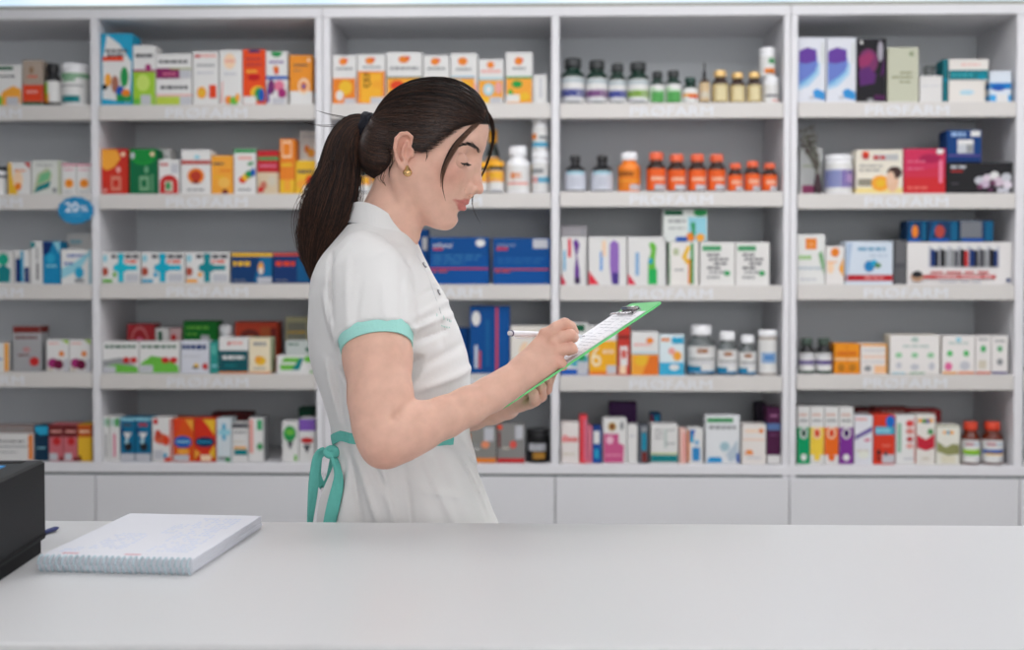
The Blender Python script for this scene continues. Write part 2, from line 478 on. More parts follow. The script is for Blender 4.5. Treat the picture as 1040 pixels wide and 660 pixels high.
def Bt(bay, row, x0, x1, top, kind, body, lab, cap, bands, desc, dy=None, on=None, cat='bottle'):
    """a bottle: body, paper label, cap.  bands: list of (u0,u1,v0,v1,colour) on the label front, percent"""
    px = (x0 + x1) / 2
    D = (x1 - x0) / 272.0
    if dy is None: dy = .022
    Yc = YF + dy + D / 2
    z0 = SHZ[bay][row] + .0008 if on is None else on + .0006
    pyb = (top + SY[bay][row]) / 2
    X0 = W(x0, pyb, Yc).x; X1 = W(x1, pyb, Yc).x
    a, c = BAYX[bay]
    X0 = max(X0, a + .002); X1 = min(X1, c - .002)
    R = (X1 - X0) / 2 - .0006; cx = (X0 + X1) / 2
    H = W(px, top, Yc).z - z0
    root = thing(cat, (cx, Yc, z0))
    gl = body
    # profile fractions: body top, shoulder end, neck r, cap r, cap height
    P_ = {'pill': (.60, .76, .60, .70, .20), 'glass': (.58, .76, .42, .48, .17), 'jar': (.74, .80, .88, .97, .17), 'tub': (.80, .84, .92, .98, .14),
          'drop': (.52, .62, .30, .34, .38), 'can': (.84, .90, .80, .86, .10), 'round': (.60, .78, .45, .52, .16)}[kind]
    bt, sh, nr, cr, chh = P_
    prof = [(R * .90, 0), (R, H * .02), (R, H * bt * .5), (R, H * bt)]
    for q in range(1, 6):
        f = q / 5.0
        prof.append((R * (1 - (1 - nr) * (1 - math.cos(f * PI)) / 2), H * (bt + (sh - bt) * (f ** .8))))
    zc = H * (1 - chh)
    prof.append((R * nr, zc + H * .02))
    mb = MB(); mb.lathe(prof, 0, 0, 0, gl, 28); mb.build('container', root)
    mb = MB()
    if kind == 'drop':
        mb.lathe([(R * cr, zc), (R * cr, zc + H * .16), (R * cr * .7, zc + H * .17), (R * cr * .55, zc + H * .19), (R * cr * .6, zc + H * .33), (R * cr * .3, H)], 0, 0, 0, cap, 16)
    else:
        cp = [(R * cr * .98, zc), (R * cr, zc + .002), (R * cr, H - .0025), (R * cr * .93, H - .0003), (R * cr * .5, H)]
        mb.lathe(cp, 0, 0, 0, cap, 28)
        for q in range(28):
            a0 = 2 * PI * q / 28
            x_, y_ = R * cr * math.cos(a0), R * cr * math.sin(a0)
            mb.box(x_ - .0005, x_ + .0005, y_ - .0005, y_ + .0005, zc + .003, H - .004, cap)
    mb.build('cap', root)
    if lab is not None:
        l0, l1 = H * .05, H * bt * (.97 if kind != 'tub' else .99)
        mb = MB()
        def arc(u0, u1, za, zb, off, m_):
            n = max(2, int(abs(u1 - u0) / 8))
            vs = []
            for q in range(n + 1):
                a_ = -PI / 2 + (u0 + (u1 - u0) * q / n - 50) / 50.0 * PI / 2
                for z in (za, zb):
                    vs.append(((R + off) * math.cos(a_), (R + off) * math.sin(a_), z))
            mb.add(vs, [(2 * q, 2 * q + 2, 2 * q + 3, 2 * q + 1) for q in range(n)], m_, True)
        arc(-45, 145, l0, l1, .0004, pm(lab))
        for k, (u0, u1, v0, v1, c_) in enumerate(bands):
            arc(u0, u1, l0 + (l1 - l0) * v0 / 100, l0 + (l1 - l0) * v1 / 100, .0006 + .0001 * k, pm(c_))
        mb.build('label', root)
    finish(root, bay, row, desc, cat, cat + 's')
    LAST['z'] = z0 + H
    return root
r_ = lambda x0, y0, x1, y1, c: ('r', x0, y0, x1, y1, c)
e_ = lambda x, y, rx, ry, c: ('e', x, y, rx, ry, c)
p_ = lambda pts, c: ('p', pts, c)
l_ = lambda x0, y, x1, c='d', h=5: ('l', x0, y, x1, c, h)
t_ = lambda x, y, w, h, c, s: ('t', x, y, w, h, c, s)
amber = mat((48, 22, 10), .12, key='amber_glass'); dgreen = mat((10, 46, 34), .15, key='green_glass'); black = mat((22, 22, 25), .3, key='black_plastic')
whp = mat((236, 236, 238), .35, key='white_plastic'); gold = mat((214, 180, 120), .3, metal=.6, key='gold_cap'); orp = mat((228, 98, 56), .35, key='orange_plastic')
clear = mat((205, 215, 215), .05, trans=.85, key='clear_glass'); yep = mat((242, 176, 24), .35, key='yellow_plastic'); orb = mat((240, 130, 40), .35, key='orange_bottle')
brown = mat((96, 34, 16), .15, key='brown_glass'); rcap = mat((206, 64, 36), .35, key='red_cap'); dcap = mat((30, 34, 36), .35, key='dark_cap')

# ---- bay 1
C(1, 1, -6, 22, 66, 'w', [r_(0, 88, 70, 96, 'G'), l_(5, 70, 80), p_([(10, 0), (30, 35), (70, 50), (100, 40), (100, 8), (40, 0)], 'O'), p_([(0, 0), (0, 35), (30, 20), (28, 0)], 'L'), r_(45, 3, 90, 22, 'x')], 'white carton with dark green stripe and orange fruit')
C(1, 1, 23, 43, 61, (176, 160, 146), [r_(0, 10, 100, 46, 'R'), r_(0, 0, 100, 9, 'G'), e_(45, 78, 12, 8, 'K'), l_(25, 62, 75, 'R', 4), l_(20, 28, 80, 'P', 6)], 'kraft brown carton with orange lower half', dp=.1)
Bt(1, 1, 46, 62, 65, 'pill', black, 'w', black, [(0, 40, 25, 95, 'l'), (10, 45, 5, 45, 'O'), (0, 100, 0, 8, 'k')], 'white labelled bottle with black cap')
Bt(1, 1, 63, 91, 66, 'tub', whp, 'w', whp, [(0, 100, 82, 96, 'g'), (30, 60, 70, 84, 'g'), (20, 80, 55, 60, 's'), (25, 70, 5, 26, 't')], 'white tub with green band under its lid', cat='jar')
Bt(1, 2, -6, 7, 169, 'jar', whp, 'w', dcap, [(0, 100, 80, 96, 'd')], 'white tub cut by the left edge', cat='jar')
C(1, 2, 8, 31, 165, 'w', [p_([(0, 0), (45, 0), (20, 50), (15, 100), (0, 100)], 'y'), e_(45, 45, 22, 30, 'f'), e_(45, 25, 15, 12, 'o'), p_([(72, 100), (100, 100), (100, 80)], 'r'), l_(30, 72, 80, 'o', 6)], 'yellow and white carton with red corner')
C(1, 2, 32, 62, 163, (222, 224, 218), [p_([(5, 5), (60, 20), (70, 60), (55, 80), (20, 60)], 'z'), p_([(8, 5), (60, 22), (66, 40), (20, 25)], 't'), p_([(20, 30), (60, 45), (66, 70), (30, 60)], (120, 190, 140)), l_(15, 84, 70, 's', 4), r_(92, 0, 100, 100, 'z'), r_(72, 6, 86, 20, 's')], 'pale carton with green and teal swirl')
for i, (a, q) in enumerate(((63, 77.5), (78, 93))):
    C(1, 2, a, q, 166, 'w', [r_(0, 92, 100, 98, 'i'), l_(15, 78, 85, 'i', 4), e_(50, 36, 32, 15, 'O'), e_(50, 36, 22, 10, 'o'), l_(20, 8, 80, 's', 3)],
      'narrow white carton with orange sun, ' + ('left one of the pair' if i == 0 else 'right one of the pair'))
C(1, 3, -6, 13, 255, 'w', [p_([(20, 5), (85, 5), (90, 45), (50, 60), (20, 50)], 't'), e_(50, 75, 30, 18, (30, 170, 140)), l_(10, 92, 80, 's', 3)], 'white carton with green and teal figure')
C(1, 3, 14, 30, 254, 'w', [r_(10, 5, 45, 75, 'n'), r_(45, 5, 62, 98, 'c'), r_(68, 5, 98, 50, 'n'), l_(12, 80, 44, 's', 3)], 'white carton with navy blocks and cyan stripe')
C(1, 3, 31, 43, 245, 'w', [e_(0, 92, 45, 8, 't'), r_(50, 10, 68, 50, 'd'), r_(50, 56, 64, 86, 's')], 'tall narrow white carton with teal quarter circle')
C(1, 3, 43.5, 61, 245, (20, 136, 186), [p_([(0, 100), (60, 100), (40, 75), (0, 65)], 'n'), e_(45, 60, 25, 12, 'c'), l_(20, 40, 80, 'q', 5), p_([(60, 100), (100, 100), (100, 70)], 'q')], 'teal blue carton beside white cartons')
C(1, 3, 68, 93, 237, 'w', [l_(15, 80, 60, 'q', 7), r_(0, 0, 100, 14, 'x')], 'white carton standing behind the blue swoosh carton', dy=.12)
C(1, 3, 62, 93, 253, 'w', [l_(20, 78, 85, 'b', 7), p_([(0, 15), (0, 45), (40, 60), (90, 90), (100, 90), (60, 40)], 'q'), e_(60, 33, 15, 16, 'c'), r_(45, 5, 75, 16, 's'), r_(93, 0, 100, 100, 'q'), l_(10, 56, 40, 'b', 6)], 'white carton with pale blue swoosh')
C(1, 4, -6, 9, 348, 'w', [r_(70, 0, 100, 100, 'O'), l_(5, 40, 60, 'b', 5)], 'white carton with orange right edge')
C(1, 4, 13, 41, 331, (170, 170, 172), [r_(0, 85, 100, 100, 'a'), l_(10, 72, 90, 'D', 5), e_(78, 22, 18, 10, 'r'), e_(50, 48, 14, 6, (190, 140, 140)), l_(20, 34, 60, 'D', 4)], 'grey carton with dark brown top band')
for i, (a, q) in enumerate(((47, 70), (70.5, 92.5))):
    C(1, 4, a, q, 345, 'w', [p_([(68, 100), (100, 100), (100, 85)], 'l'), l_(10, 86, 55, 'P', 5), e_(68, 56, 12, 9, 'o'), e_(30, 26, 24, 16, 'm'), e_(55, 22, 22, 16, (110, 20, 60)), r_(5, 2, 30, 12, 'e'), r_(78, 0, 100, 40, 'x')],
      'white carton with purple berries, ' + ('left of the pair' if i == 0 else 'right of the pair'))
C(1, 5, -6, 34, 440, 'w', [l_(5, 68, 80, 'd', 6), r_(0, 50, 85, 55, 's'), l_(5, 30, 60, 's', 4), r_(88, 5, 99, 95, 'o')], 'white carton with grey print and orange edge')
C(1, 5, -6, 34, 432, (150, 135, 132), [l_(10, 40, 80, 's', 20)], 'flat brownish carton lying on the orange edged carton', on=LAST['z'], dp=.06)
C(1, 5, 35, 49, 432, (14, 52, 78), [p_([(5, 98), (98, 98), (98, 75), (40, 72), (5, 85)], 'c'), l_(15, 35, 80, 'q', 4)], 'navy carton with cyan top')
for i, (a, q) in enumerate(((49.5, 64.5), (65, 78.5))):
    C(1, 5, a, q, 431, (206, 110, 118), [r_(0, 66, 100, 100, 'D'), l_(12, 78, 88, 'P', 6), e_(55, 54, 28, 11, 'r'), r_(4, 3, 60, 22, 'x'), e_(85, 6, 14, 6, 'a')], 'pink carton with dark red top, ' + ('beside the navy carton' if i == 0 else 'beside the yellow carton'))
C(1, 5, 79, 93, 431, 'y', [r_(0, 66, 100, 100, (196, 88, 30)), l_(12, 78, 88, 'f', 6), e_(12, 8, 14, 8, 'a')], 'yellow carton with burnt orange top')

# ---- bay 2
C(2, 1, 102.5, 134.5, 34, 'c', [p_([(20, 98), (5, 60), (5, 10), (90, 5), (98, 60), (60, 85)], 'w'), l_(15, 74, 85, 'd', 4), l_(20, 68, 75, 'd', 4), r_(5, 62, 72, 68, 'R'), e_(22, 36, 11, 9, 'O'), e_(75, 40, 13, 14, 'g'), e_(45, 30, 12, 12, (170, 110, 90)), e_(62, 18, 14, 10, 'b'), r_(50, 6, 98, 16, 'g'), e_(80, 18, 14, 5, 'o'), e_(12, 26, 9, 4, 'k')], 'tall cyan carton with white diamond and colourful figures', dp=.1)
C(2, 1, 135, 158, 46, 'w', [l_(12, 80, 90, 'd', 6), e_(68, 64, 14, 5, 'm'), r_(0, 56, 100, 60, 'm'), r_(0, 0, 100, 56, 'l'), e_(45, 38, 30, 14, (200, 225, 110)), r_(2, 2, 30, 12, 'L'), r_(35, 2, 80, 18, 'x')], 'white and lime green carton with magenta line')
C(2, 1, 158.5, 195, 80, 'w', [l_(12, 62, 90, 'd', 12), r_(0, 36, 100, 42, 'P'), r_(0, 0, 66, 34, (190, 210, 80)), r_(66, 2, 98, 34, 'x')], 'white carton with lime base, below its twin')
C(2, 1, 158.5, 195, 54.5, 'w', [l_(8, 62, 88, 'd', 12), r_(0, 0, 66, 42, (140, 40, 100)), r_(40, 36, 100, 42, (150, 160, 70)), l_(20, 14, 60, 'i', 10), r_(66, 2, 98, 34, 'x')], 'white carton with plum band, stacked on lime one', on=LAST['z'])
C(2, 1, 196, 222, 52, 'w', [e_(18, 91, 12, 3, 'r'), l_(32, 89, 92, 'P', 5), l_(15, 72, 85, 's', 4), l_(15, 58, 80, 'x', 4), e_(34, 24, 19, 11, 'O'), e_(34, 24, 11, 6, 'y'), r_(64, 14, 92, 38, 'R')], 'white carton with orange circle and red square')
C(2, 1, 223, 246, 51, 'w', [e_(45, 80, 26, 14, 'f'), l_(25, 78, 70, 'P', 5), p_([(10, 40), (16, 46), (12, 5), (4, 5)], 'P'), e_(40, 10, 16, 8, 'o'), e_(65, 8, 20, 8, 'L'), e_(80, 14, 10, 8, 'O'), l_(20, 55, 75, 'x', 4)], 'white carton with pale orange ring and fruit')
C(2, 1, 246.5, 269.5, 50, (236, 80, 32), [r_(28, 94, 76, 100, 'n'), l_(14, 80, 80, (190, 60, 60), 5), l_(14, 70, 84, (190, 60, 60), 5), r_(15, 58, 65, 63, 'O'), e_(50, 50, 28, 6, (200, 30, 30)), e_(66, 22, 32, 13, 'y'), e_(74, 20, 22, 12, 'g'), e_(84, 18, 14, 12, 'b'), r_(2, 2, 60, 16, 'w')], 'orange red carton with navy tab and rainbow')
C(2, 1, 270, 292, 52, 'w', [e_(50, 97, 26, 8, 'g'), l_(15, 78, 85, 'p', 4), e_(48, 67, 14, 6, 'o'), r_(0, 48, 100, 54, 'b'), e_(50, 62, 10, 5, 'R'), e_(25, 34, 18, 14, (120, 50, 110)), e_(62, 36, 24, 10, 'i'), e_(76, 22, 20, 9, 'm'), r_(30, 3, 88, 14, 'x'), r_(4, 5, 16, 30, 'p')], 'white carton with green tab and purple berries')
C(2, 1, 294, 317.5, 56, (240, 150, 46), [r_(0, 0, 100, 28, 'w'), l_(18, 78, 80, 'd', 4), l_(18, 68, 50, 'K', 3), e_(62, 38, 25, 16, 'f'), e_(62, 38, 16, 10, 'o'), e_(62, 38, 7, 5, 'b'), e_(85, 90, 7, 4, 'f')], 'orange carton with white base and ring motif')
C(2, 2, 101.5, 129.5, 151, (206, 52, 36), [p_([(0, 98), (60, 98), (75, 80), (50, 60), (20, 52), (0, 60)], 'O'), p_([(60, 98), (98, 98), (98, 80), (80, 70)], 'r'), e_(84, 88, 9, 5, 'f'), r_(36, 8, 76, 40, (220, 130, 110)), r_(44, 16, 66, 32, (206, 52, 36)), e_(66, 54, 9, 7, 'P'), l_(5, 6, 22, 'P', 6)], 'red carton with orange flame swoosh')
C(2, 2, 131.5, 159.5, 151, (12, 108, 66), [e_(50, 86, 50, 22, (30, 150, 60)), p_([(0, 98), (98, 98), (98, 80), (50, 68), (0, 80)], (24, 140, 60)), e_(84, 88, 8, 5, 'f'), r_(36, 8, 72, 40, (120, 170, 130)), r_(44, 16, 62, 32, (12, 108, 66)), e_(62, 54, 8, 8, (110, 170, 130)), r_(78, 6, 88, 44, (90, 150, 110)), e_(12, 85, 8, 7, 'x')], 'dark green carton with brighter green swoosh')
C(2, 2, 161, 173, 151, 'w', [l_(15, 80, 85, 's', 5)], 'white carton behind the red dome carton', dy=.12)
C(2, 2, 161, 182.5, 162, 'w', [l_(8, 82, 45, 'r', 7), r_(60, 60, 96, 88, 'x'), e_(50, 32, 44, 24, 'r'), r_(6, 2, 94, 32, 'r'), r_(30, 8, 68, 38, 'e'), e_(46, 24, 12, 12, 'g')], 'white carton with red dome picture')
C(2, 2, 184, 214, 152, 'w', [e_(54, 83, 10, 5, 'q'), r_(0, 67, 100, 76, (190, 80, 76)), e_(50, 41, 29, 18, 'o'), e_(50, 41, 20, 12, (190, 60, 40)), r_(40, 24, 60, 30, 'a'), l_(20, 8, 80, 's', 4)], 'white carton with red band and round flower motif')
C(2, 2, 214.5, 236.5, 158, 'O', [l_(8, 76, 60, 'd', 6), l_(40, 58, 94, 'o', 6), e_(60, 30, 28, 14, (246, 190, 90)), l_(10, 42, 60, 'y', 4), e_(64, 6, 14, 7, 'a')], 'golden orange carton')
C(2, 2, 237.5, 260, 151, 'w', [r_(0, 91, 100, 100, 'g'), l_(20, 76, 85, 'P', 7), p_([(60, 68), (88, 72), (92, 66), (70, 62)], 'g'), e_(40, 32, 18, 8, 'R'), e_(55, 38, 18, 8, 'y'), e_(70, 44, 18, 8, 'g'), e_(88, 48, 12, 9, 'b'), l_(20, 8, 80, 's', 4)], 'white carton with green top and rainbow arc')
C(2, 2, 261, 283, 153, (196, 40, 48), [r_(0, 78, 100, 86, (80, 150, 90)), l_(12, 62, 90, 'i', 6), r_(0, 0, 100, 50, (220, 200, 170)), e_(30, 20, 16, 10, (200, 120, 100)), e_(70, 30, 18, 12, 'e'), r_(4, 4, 30, 16, 'r')], 'red carton with green stripe and beige base')
C(2, 2, 284, 299.5, 141, 'o', [r_(15, 66, 80, 96, 'f'), r_(22, 70, 72, 92, 'o'), r_(0, 0, 100, 26, 'y'), r_(30, 6, 72, 26, 'O'), r_(12, 50, 82, 56, 'y')], 'tall narrow orange carton')
C(2, 2, 304, 326, 133, 'w', [e_(35, 72, 12, 6, 'o'), e_(55, 66, 18, 7, 'O'), l_(15, 90, 85, 'x', 3)], 'white carton with carrot motif behind the yellow one', dy=.12, dp=.1)
C(2, 2, 300, 320.5, 163, 'y', [l_(12, 62, 90, 'd', 10), e_(72, 40, 22, 16, 'R'), e_(30, 30, 24, 14, 'O'), r_(40, 2, 96, 24, 'w')], 'yellow carton with orange fruit')
tc3 = [('L', (24, 190, 212), 'green'), ('c', (20, 176, 205), 'blue'), ('O', (20, 140, 150), 'orange')]
for i, (a, q) in enumerate(((99, 142.6), (143.6, 187.6), (188.6, 233))):
    C(2, 3, max(a, 101.5), q, 256, 'w', [l_(24, 80, 96, 'd', 12), l_(60, 66, 96, 'R', 8), r_(42, 4, 56, 96, tc3[i][1]), r_(30, 42, 92, 58, tc3[i][1]), e_(49, 50, 20, 15, tc3[i][1]), e_(8, 38, 8, 14, (176, 80, 60)), r_(1, 3, 27, 13, tc3[i][0]), r_(62, 6, 96, 30, 'x'), e_(8, 80, 6, 12, 'q'), e_(33, 28, 5, 8, tc3[i][0])],
      'white carton with teal cross and small %s pill strip' % tc3[i][2])
C(2, 3, 234.5, 277, 256, (16, 60, 112), [r_(0, 86, 100, 97, 'y'), l_(5, 56, 46, 'y', 14), p_([(55, 4), (98, 4), (98, 84), (70, 84)], (10, 110, 160)), e_(72, 48, 7, 20, 'O'), r_(68, 30, 76, 50, 'w'), r_(64, 2, 98, 20, 'x'), l_(6, 8, 40, 's', 3)], 'navy carton with yellow stripe and capsule')
C(2, 3, 277.5, 318, 256, (18, 54, 110), [r_(0, 88, 100, 97, (210, 80, 50)), l_(6, 56, 54, 'R', 14), r_(60, 6, 98, 80, (14, 90, 140)), l_(6, 8, 40, 's', 3)], 'navy carton with red orange stripe')
C(2, 4, 101.5, 140.8, 347, 'w', [l_(6, 80, 92, 'G', 9), p_([(0, 2), (0, 40), (50, 50), (98, 20), (98, 2)], 's'), p_([(0, 20), (40, 30), (98, 20), (98, 2), (36, 2)], 'L'), r_(2, 3, 36, 22, 'x'), e_(66, 42, 10, 10, 'r'), e_(87, 42, 10, 10, 'r')], 'white carton with grey wave and two red dots')
C(2, 4, 141.4, 182.3, 347, 'w', [l_(6, 80, 92, 'G', 9), p_([(2, 30), (30, 56), (60, 50), (98, 24), (98, 2), (2, 2)], 'L'), r_(2, 3, 34, 26, 'x'), e_(65, 42, 10, 10, 'r'), e_(86, 42, 10, 10, 'r')], 'white carton with green wave and two red dots')
C(2, 4, 183.5, 212.5, 346, (218, 220, 228), [l_(5, 74, 92, 'n', 14), e_(55, 22, 10, 8, 'y'), e_(52, 18, 12, 4, 'd'), e_(86, 22, 10, 10, 'r'), l_(10, 50, 70, 'x', 5)], 'pale carton with bold navy print', dp=.06)
C(2, 4, 213, 221.5, 347, (44, 148, 140), [r_(15, 60, 80, 90, (90, 180, 170)), l_(20, 20, 90, 'q', 8)], 'narrow teal carton on end')
C(2, 4, 222.2, 252.5, 343, 'w', [r_(0, 0, 100, 5, 'o'), r_(1, 5, 99, 64, (14, 84, 92)), l_(12, 40, 85, 'w', 10), l_(20, 20, 60, 't', 5), l_(30, 82, 80, 'P', 7), e_(34, 84, 4, 6, 'r')], 'teal and white carton with orange outline')
C(2, 4, 253, 275, 343, (240, 226, 196), [e_(52, 36, 26, 13, 'y'), e_(42, 40, 16, 9, 'O'), l_(20, 78, 80, 's', 10), r_(0, 0, 100, 4, 'o'), l_(20, 12, 80, 's', 4)], 'cream carton with yellow capsule', side='z')
C(2, 4, 281, 319.5, 361, 'w', [p_([(8, 50), (20, 88), (62, 88), (50, 20), (10, 20)], 'L'), p_([(40, 20), (62, 88), (72, 88), (60, 20)], 't'), e_(84, 80, 12, 18, 'L'), r_(8, 50, 50, 62, 'w'), r_(88, 4, 98, 16, 'L')], 'flat white carton with green capsule logo')
C(2, 4, 290, 319, 346, (196, 204, 200), [l_(10, 70, 50, 'G', 12), e_(78, 40, 8, 16, 'G')], 'pale flat carton on the green capsule carton', on=LAST['z'], dp=.07)
C(2, 4, 290, 313, 322, (196, 190, 150), [r_(8, 10, 92, 90, (150, 150, 135)), l_(10, 70, 90, 'y', 4), l_(20, 40, 80, 'y', 6)], 'yellow grey carton standing in the back row', dy=.16)
C(2, 4, 129, 157, 329, (170, 44, 52), [e_(46, 58, 34, 38, (200, 110, 112)), e_(46, 58, 28, 31, (170, 44, 52)), e_(46, 60, 15, 12, 'i')], 'dark red carton with ring, back row', dy=.13)
C(2, 4, 158, 171.5, 333, 'w', [r_(20, 50, 50, 92, 'G')], 'white carton with green mark, back row', dy=.13)
C(2, 4, 172, 184.5, 333, (210, 176, 176), [e_(35, 78, 22, 8, 'r'), e_(35, 58, 22, 8, 'r')], 'pinkish carton with red spots, back row', dy=.13)
C(2, 4, 186, 221, 326, (22, 118, 42), [l_(10, 84, 76, 'L', 6), l_(10, 72, 40, 'L', 4), r_(52, 56, 76, 72, 'x')], 'green carton rising behind the pale one', dy=.13)
Bt(2, 4, 223, 236, 330, 'jar', whp, 'w', whp, [(30, 70, 60, 80, 's')], 'white tub in the back row', dy=.115, cat='jar')
C(2, 4, 238.5, 282, 327, (196, 70, 44), [e_(35, 70, 24, 16, (120, 50, 40)), e_(38, 64, 18, 8, 'o'), r_(84, 50, 98, 88, 'a'), r_(60, 6, 84, 90, (180, 90, 50))], 'red orange carton behind the cream one', dy=.13)
for i, (a, q) in enumerate(((101.5, 111), (111.6, 121.5))):
    C(2, 5, a, q, 423, 'w', [r_(62 if i == 0 else 55, 78, 98, 96, (50, 160, 80)), r_(8, 80, 50, 95, (180, 210, 200)), r_(36, 10, 60, 62, 'i' if i else 's')], 'narrow white carton with green square and %s side print' % ('pinkish' if i else 'grey'))
for i, (a, q) in enumerate(((122, 137), (137.6, 153))):
    C(2, 5, a, q, 424, (16, 110, 150), [r_(0, 93, 100, 100, 'q'), l_(20, 80, 80, ('d', 'r')[i], 7), p_([(20, 66), (80, 66), (50, 48)], 'w'), e_(55, 34, 26, 10, 'k'), r_(0, 0, 100, 18, 'x'), e_(45, 46, 12, 6, (180, 220, 230)), e_(15, 70, 12, 8, (10, 70, 120))], 'teal blue carton with white cup shape and %s print' % ('dark', 'red')[i])
C(2, 5, 154.3, 175, 424, 'w', [e_(18, 91, 12, 7, 'r'), e_(45, 52, 36, 12, (220, 100, 66)), e_(30, 62, 16, 10, (200, 70, 50)), e_(70, 48, 18, 12, 'R'), r_(60, 0, 98, 10, 'R'), r_(8, 6, 55, 26, 'x'), e_(66, 14, 10, 6, 'c'), p_([(92, 10), (98, 10), (98, 98), (90, 98)], 'R')], 'white carton with orange red burst')
C(2, 5, 175.6, 196.8, 425, (226, 86, 26), [p_([(0, 98), (50, 98), (30, 70), (0, 60)], 'R'), p_([(60, 98), (98, 98), (98, 70)], 'O'), e_(48, 46, 44, 14, 'b'), l_(18, 44, 80, 'q', 5), r_(5, 2, 78, 16, 'x'), e_(50, 24, 30, 7, 'O')], 'orange carton with bright blue oval')
C(2, 5, 197.2, 219, 425, (214, 50, 26), [p_([(40, 98), (98, 98), (98, 60), (70, 80)], 'y'), e_(50, 46, 46, 12, (16, 50, 90)), l_(18, 44, 80, 'c', 4), p_([(98, 40), (98, 5), (70, 20)], 'y'), r_(30, 2, 80, 16, 'f'), p_([(2, 30), (30, 20), (2, 5)], 'O')], 'red and yellow carton with dark blue oval')
C(2, 5, 219.8, 235, 425, (214, 224, 228), [r_(40, 50, 62, 88, 'c'), r_(15, 62, 95, 74, 'q'), r_(10, 5, 90, 12, 's'), e_(78, 5, 18, 5, 'g')], 'white carton with light blue cross')
C(2, 5, 235.6, 252, 430, 'w', [r_(0, 88, 100, 100, 'd'), l_(10, 74, 90, 's', 6), r_(10, 34, 90, 40, 'O'), r_(14, 18, 96, 32, 't'), l_(10, 50, 80, 'e', 4)], 'white carton with grey top and teal block')
C(2, 5, 252.6, 268, 424, 'w', [r_(5, 20, 30, 96, 'P'), r_(56, 72, 90, 95, (60, 170, 110)), r_(66, 26, 82, 44, 'g'), r_(54, 31, 94, 39, 'g')], 'white carton with green cross and peach strip', side='s')
C(2, 5, 215, 255, 419, (92, 34, 36), [l_(10, 80, 80, 'a', 5)], 'dark red carton in the back row', dy=.15)
C(2, 5, 286.5, 303, 428, 'w', [e_(48, 70, 40, 20, 'g'), e_(48, 74, 28, 8, 'L'), p_([(30, 50), (70, 50), (50, 30)], 'd'), r_(76, 3, 92, 18, 'L')], 'white carton with green disc')
C(2, 5, 303.6, 320, 425, 'w', [r_(0, 72, 100, 100, (130, 90, 180)), e_(50, 50, 40, 7, 'r'), p_([(25, 40), (75, 40), (50, 20)], 'd')], 'white carton with lilac top and red oval')
C(2, 5, 303, 319, 414, (20, 66, 48), [l_(10, 86, 80, 'G', 5)], 'dark green carton behind the lilac topped one', dy=.13)

# ---- bay 3
def fruit(base_, pan, nm, extra=()):
    return [e_(45, 87, 17, 7.5, 'o'), e_(58, 90, 8, 3, 'R'), l_(16, 70, 84, 's', 5), r_(2, 0, 98, 53, pan)] + list(extra)
C(3, 1, 337.5, 362, 56, 'w', fruit(0, 'o', '', [e_(55, 34, 28, 15, 'y'), e_(30, 18, 16, 10, 'w'), r_(50, 2, 96, 12, 'x')]), 'white and orange carton with yellow fruit, leftmost of row')
C(3, 1, 362.6, 391.5, 55, 'w', [e_(45, 87, 16, 7, 'o'), e_(57, 90, 8, 3, 'R'), l_(20, 72, 84, 's', 4), r_(2, 0, 98, 66, 'o'), r_(12, 4, 88, 62, (246, 180, 50)), t_(24, 34, 24, 28, (120, 84, 20), 'B'), t_(60, 34, 22, 12, 'o', '12'), r_(48, 2, 98, 14, 'x')], 'white and orange carton marked B12')
C(3, 1, 392.5, 429, 53, 'w', [e_(48, 86, 15, 7, 'o'), e_(60, 89, 7, 3, 'R'), l_(10, 66, 92, 's', 6), r_(0, 50, 100, 53, 'G'), r_(2, 0, 98, 50, 'O'), e_(30, 36, 20, 10, 'R'), e_(70, 36, 20, 10, 'y'), r_(4, 4, 40, 14, 'w')], 'wide white and orange carton half behind her head')
C(3, 1, 430, 456.5, 56, 'w', fruit(0, 'O', '', [e_(50, 40, 22, 10, 'b')]), 'white and orange carton right behind her crown')
C(3, 1, 457.5, 485, 54, 'w', [e_(45, 84, 18, 8, 'o'), l_(20, 66, 80, 's', 5), r_(2, 0, 90, 52, 'O'), r_(2, 51, 90, 54, 'c'), e_(30, 38, 14, 9, 'q'), e_(55, 32, 20, 12, 'y'), r_(88, 5, 98, 40, 'P'), r_(60, 4, 88, 16, 'x')], 'white and orange carton with pale blue spot')
C(3, 1, 486, 511.5, 60, 'w', [e_(48, 87, 15, 8, 'o'), l_(10, 70, 88, 'P', 6), r_(0, 54, 100, 58, 'q'), r_(2, 12, 98, 53, 'O'), e_(40, 32, 22, 14, 'q'), e_(40, 32, 12, 8, 'w'), r_(2, 2, 44, 14, 'y'), r_(46, 3, 92, 15, 'x'), e_(80, 36, 14, 14, 'P')], 'white and orange carton with white ring motif')
C(3, 1, 513.5, 541, 53, 'w', [e_(48, 83, 15, 8, 'o'), e_(60, 85, 6, 3, 'R'), l_(25, 66, 74, 's', 5), r_(0, 49, 100, 53, 'g'), r_(2, 0, 98, 49, 'O'), e_(42, 38, 20, 7, (40, 160, 70)), e_(18, 22, 9, 6, (60, 170, 60)), r_(2, 4, 52, 18, 'w'), e_(70, 14, 20, 8, 'y')], 'white and orange carton with green leaves')
C(3, 1, 541.8, 555.5, 76, 'w', [r_(45, 20, 62, 90, 'x')], 'small plain white carton')
def Yb(x0, x1, top, desc, dy=.022, kind='glass', on=None):
    return Bt(3, 2, x0, x1, top, kind, mat((20, 34, 26), .15, key='green_black_glass'), 'w', yep, [(0, 100, 45, 98, 'O'), (20, 80, 62, 90, 'y'), (30, 74, 0, 12, 'x')], desc, dy=dy, on=on)
Yb(361, 376, 166, 'dark bottle with yellow cap between ponytail and neck')
Yb(377, 393, 166, 'dark bottle with yellow cap behind her neck', kind='jar')
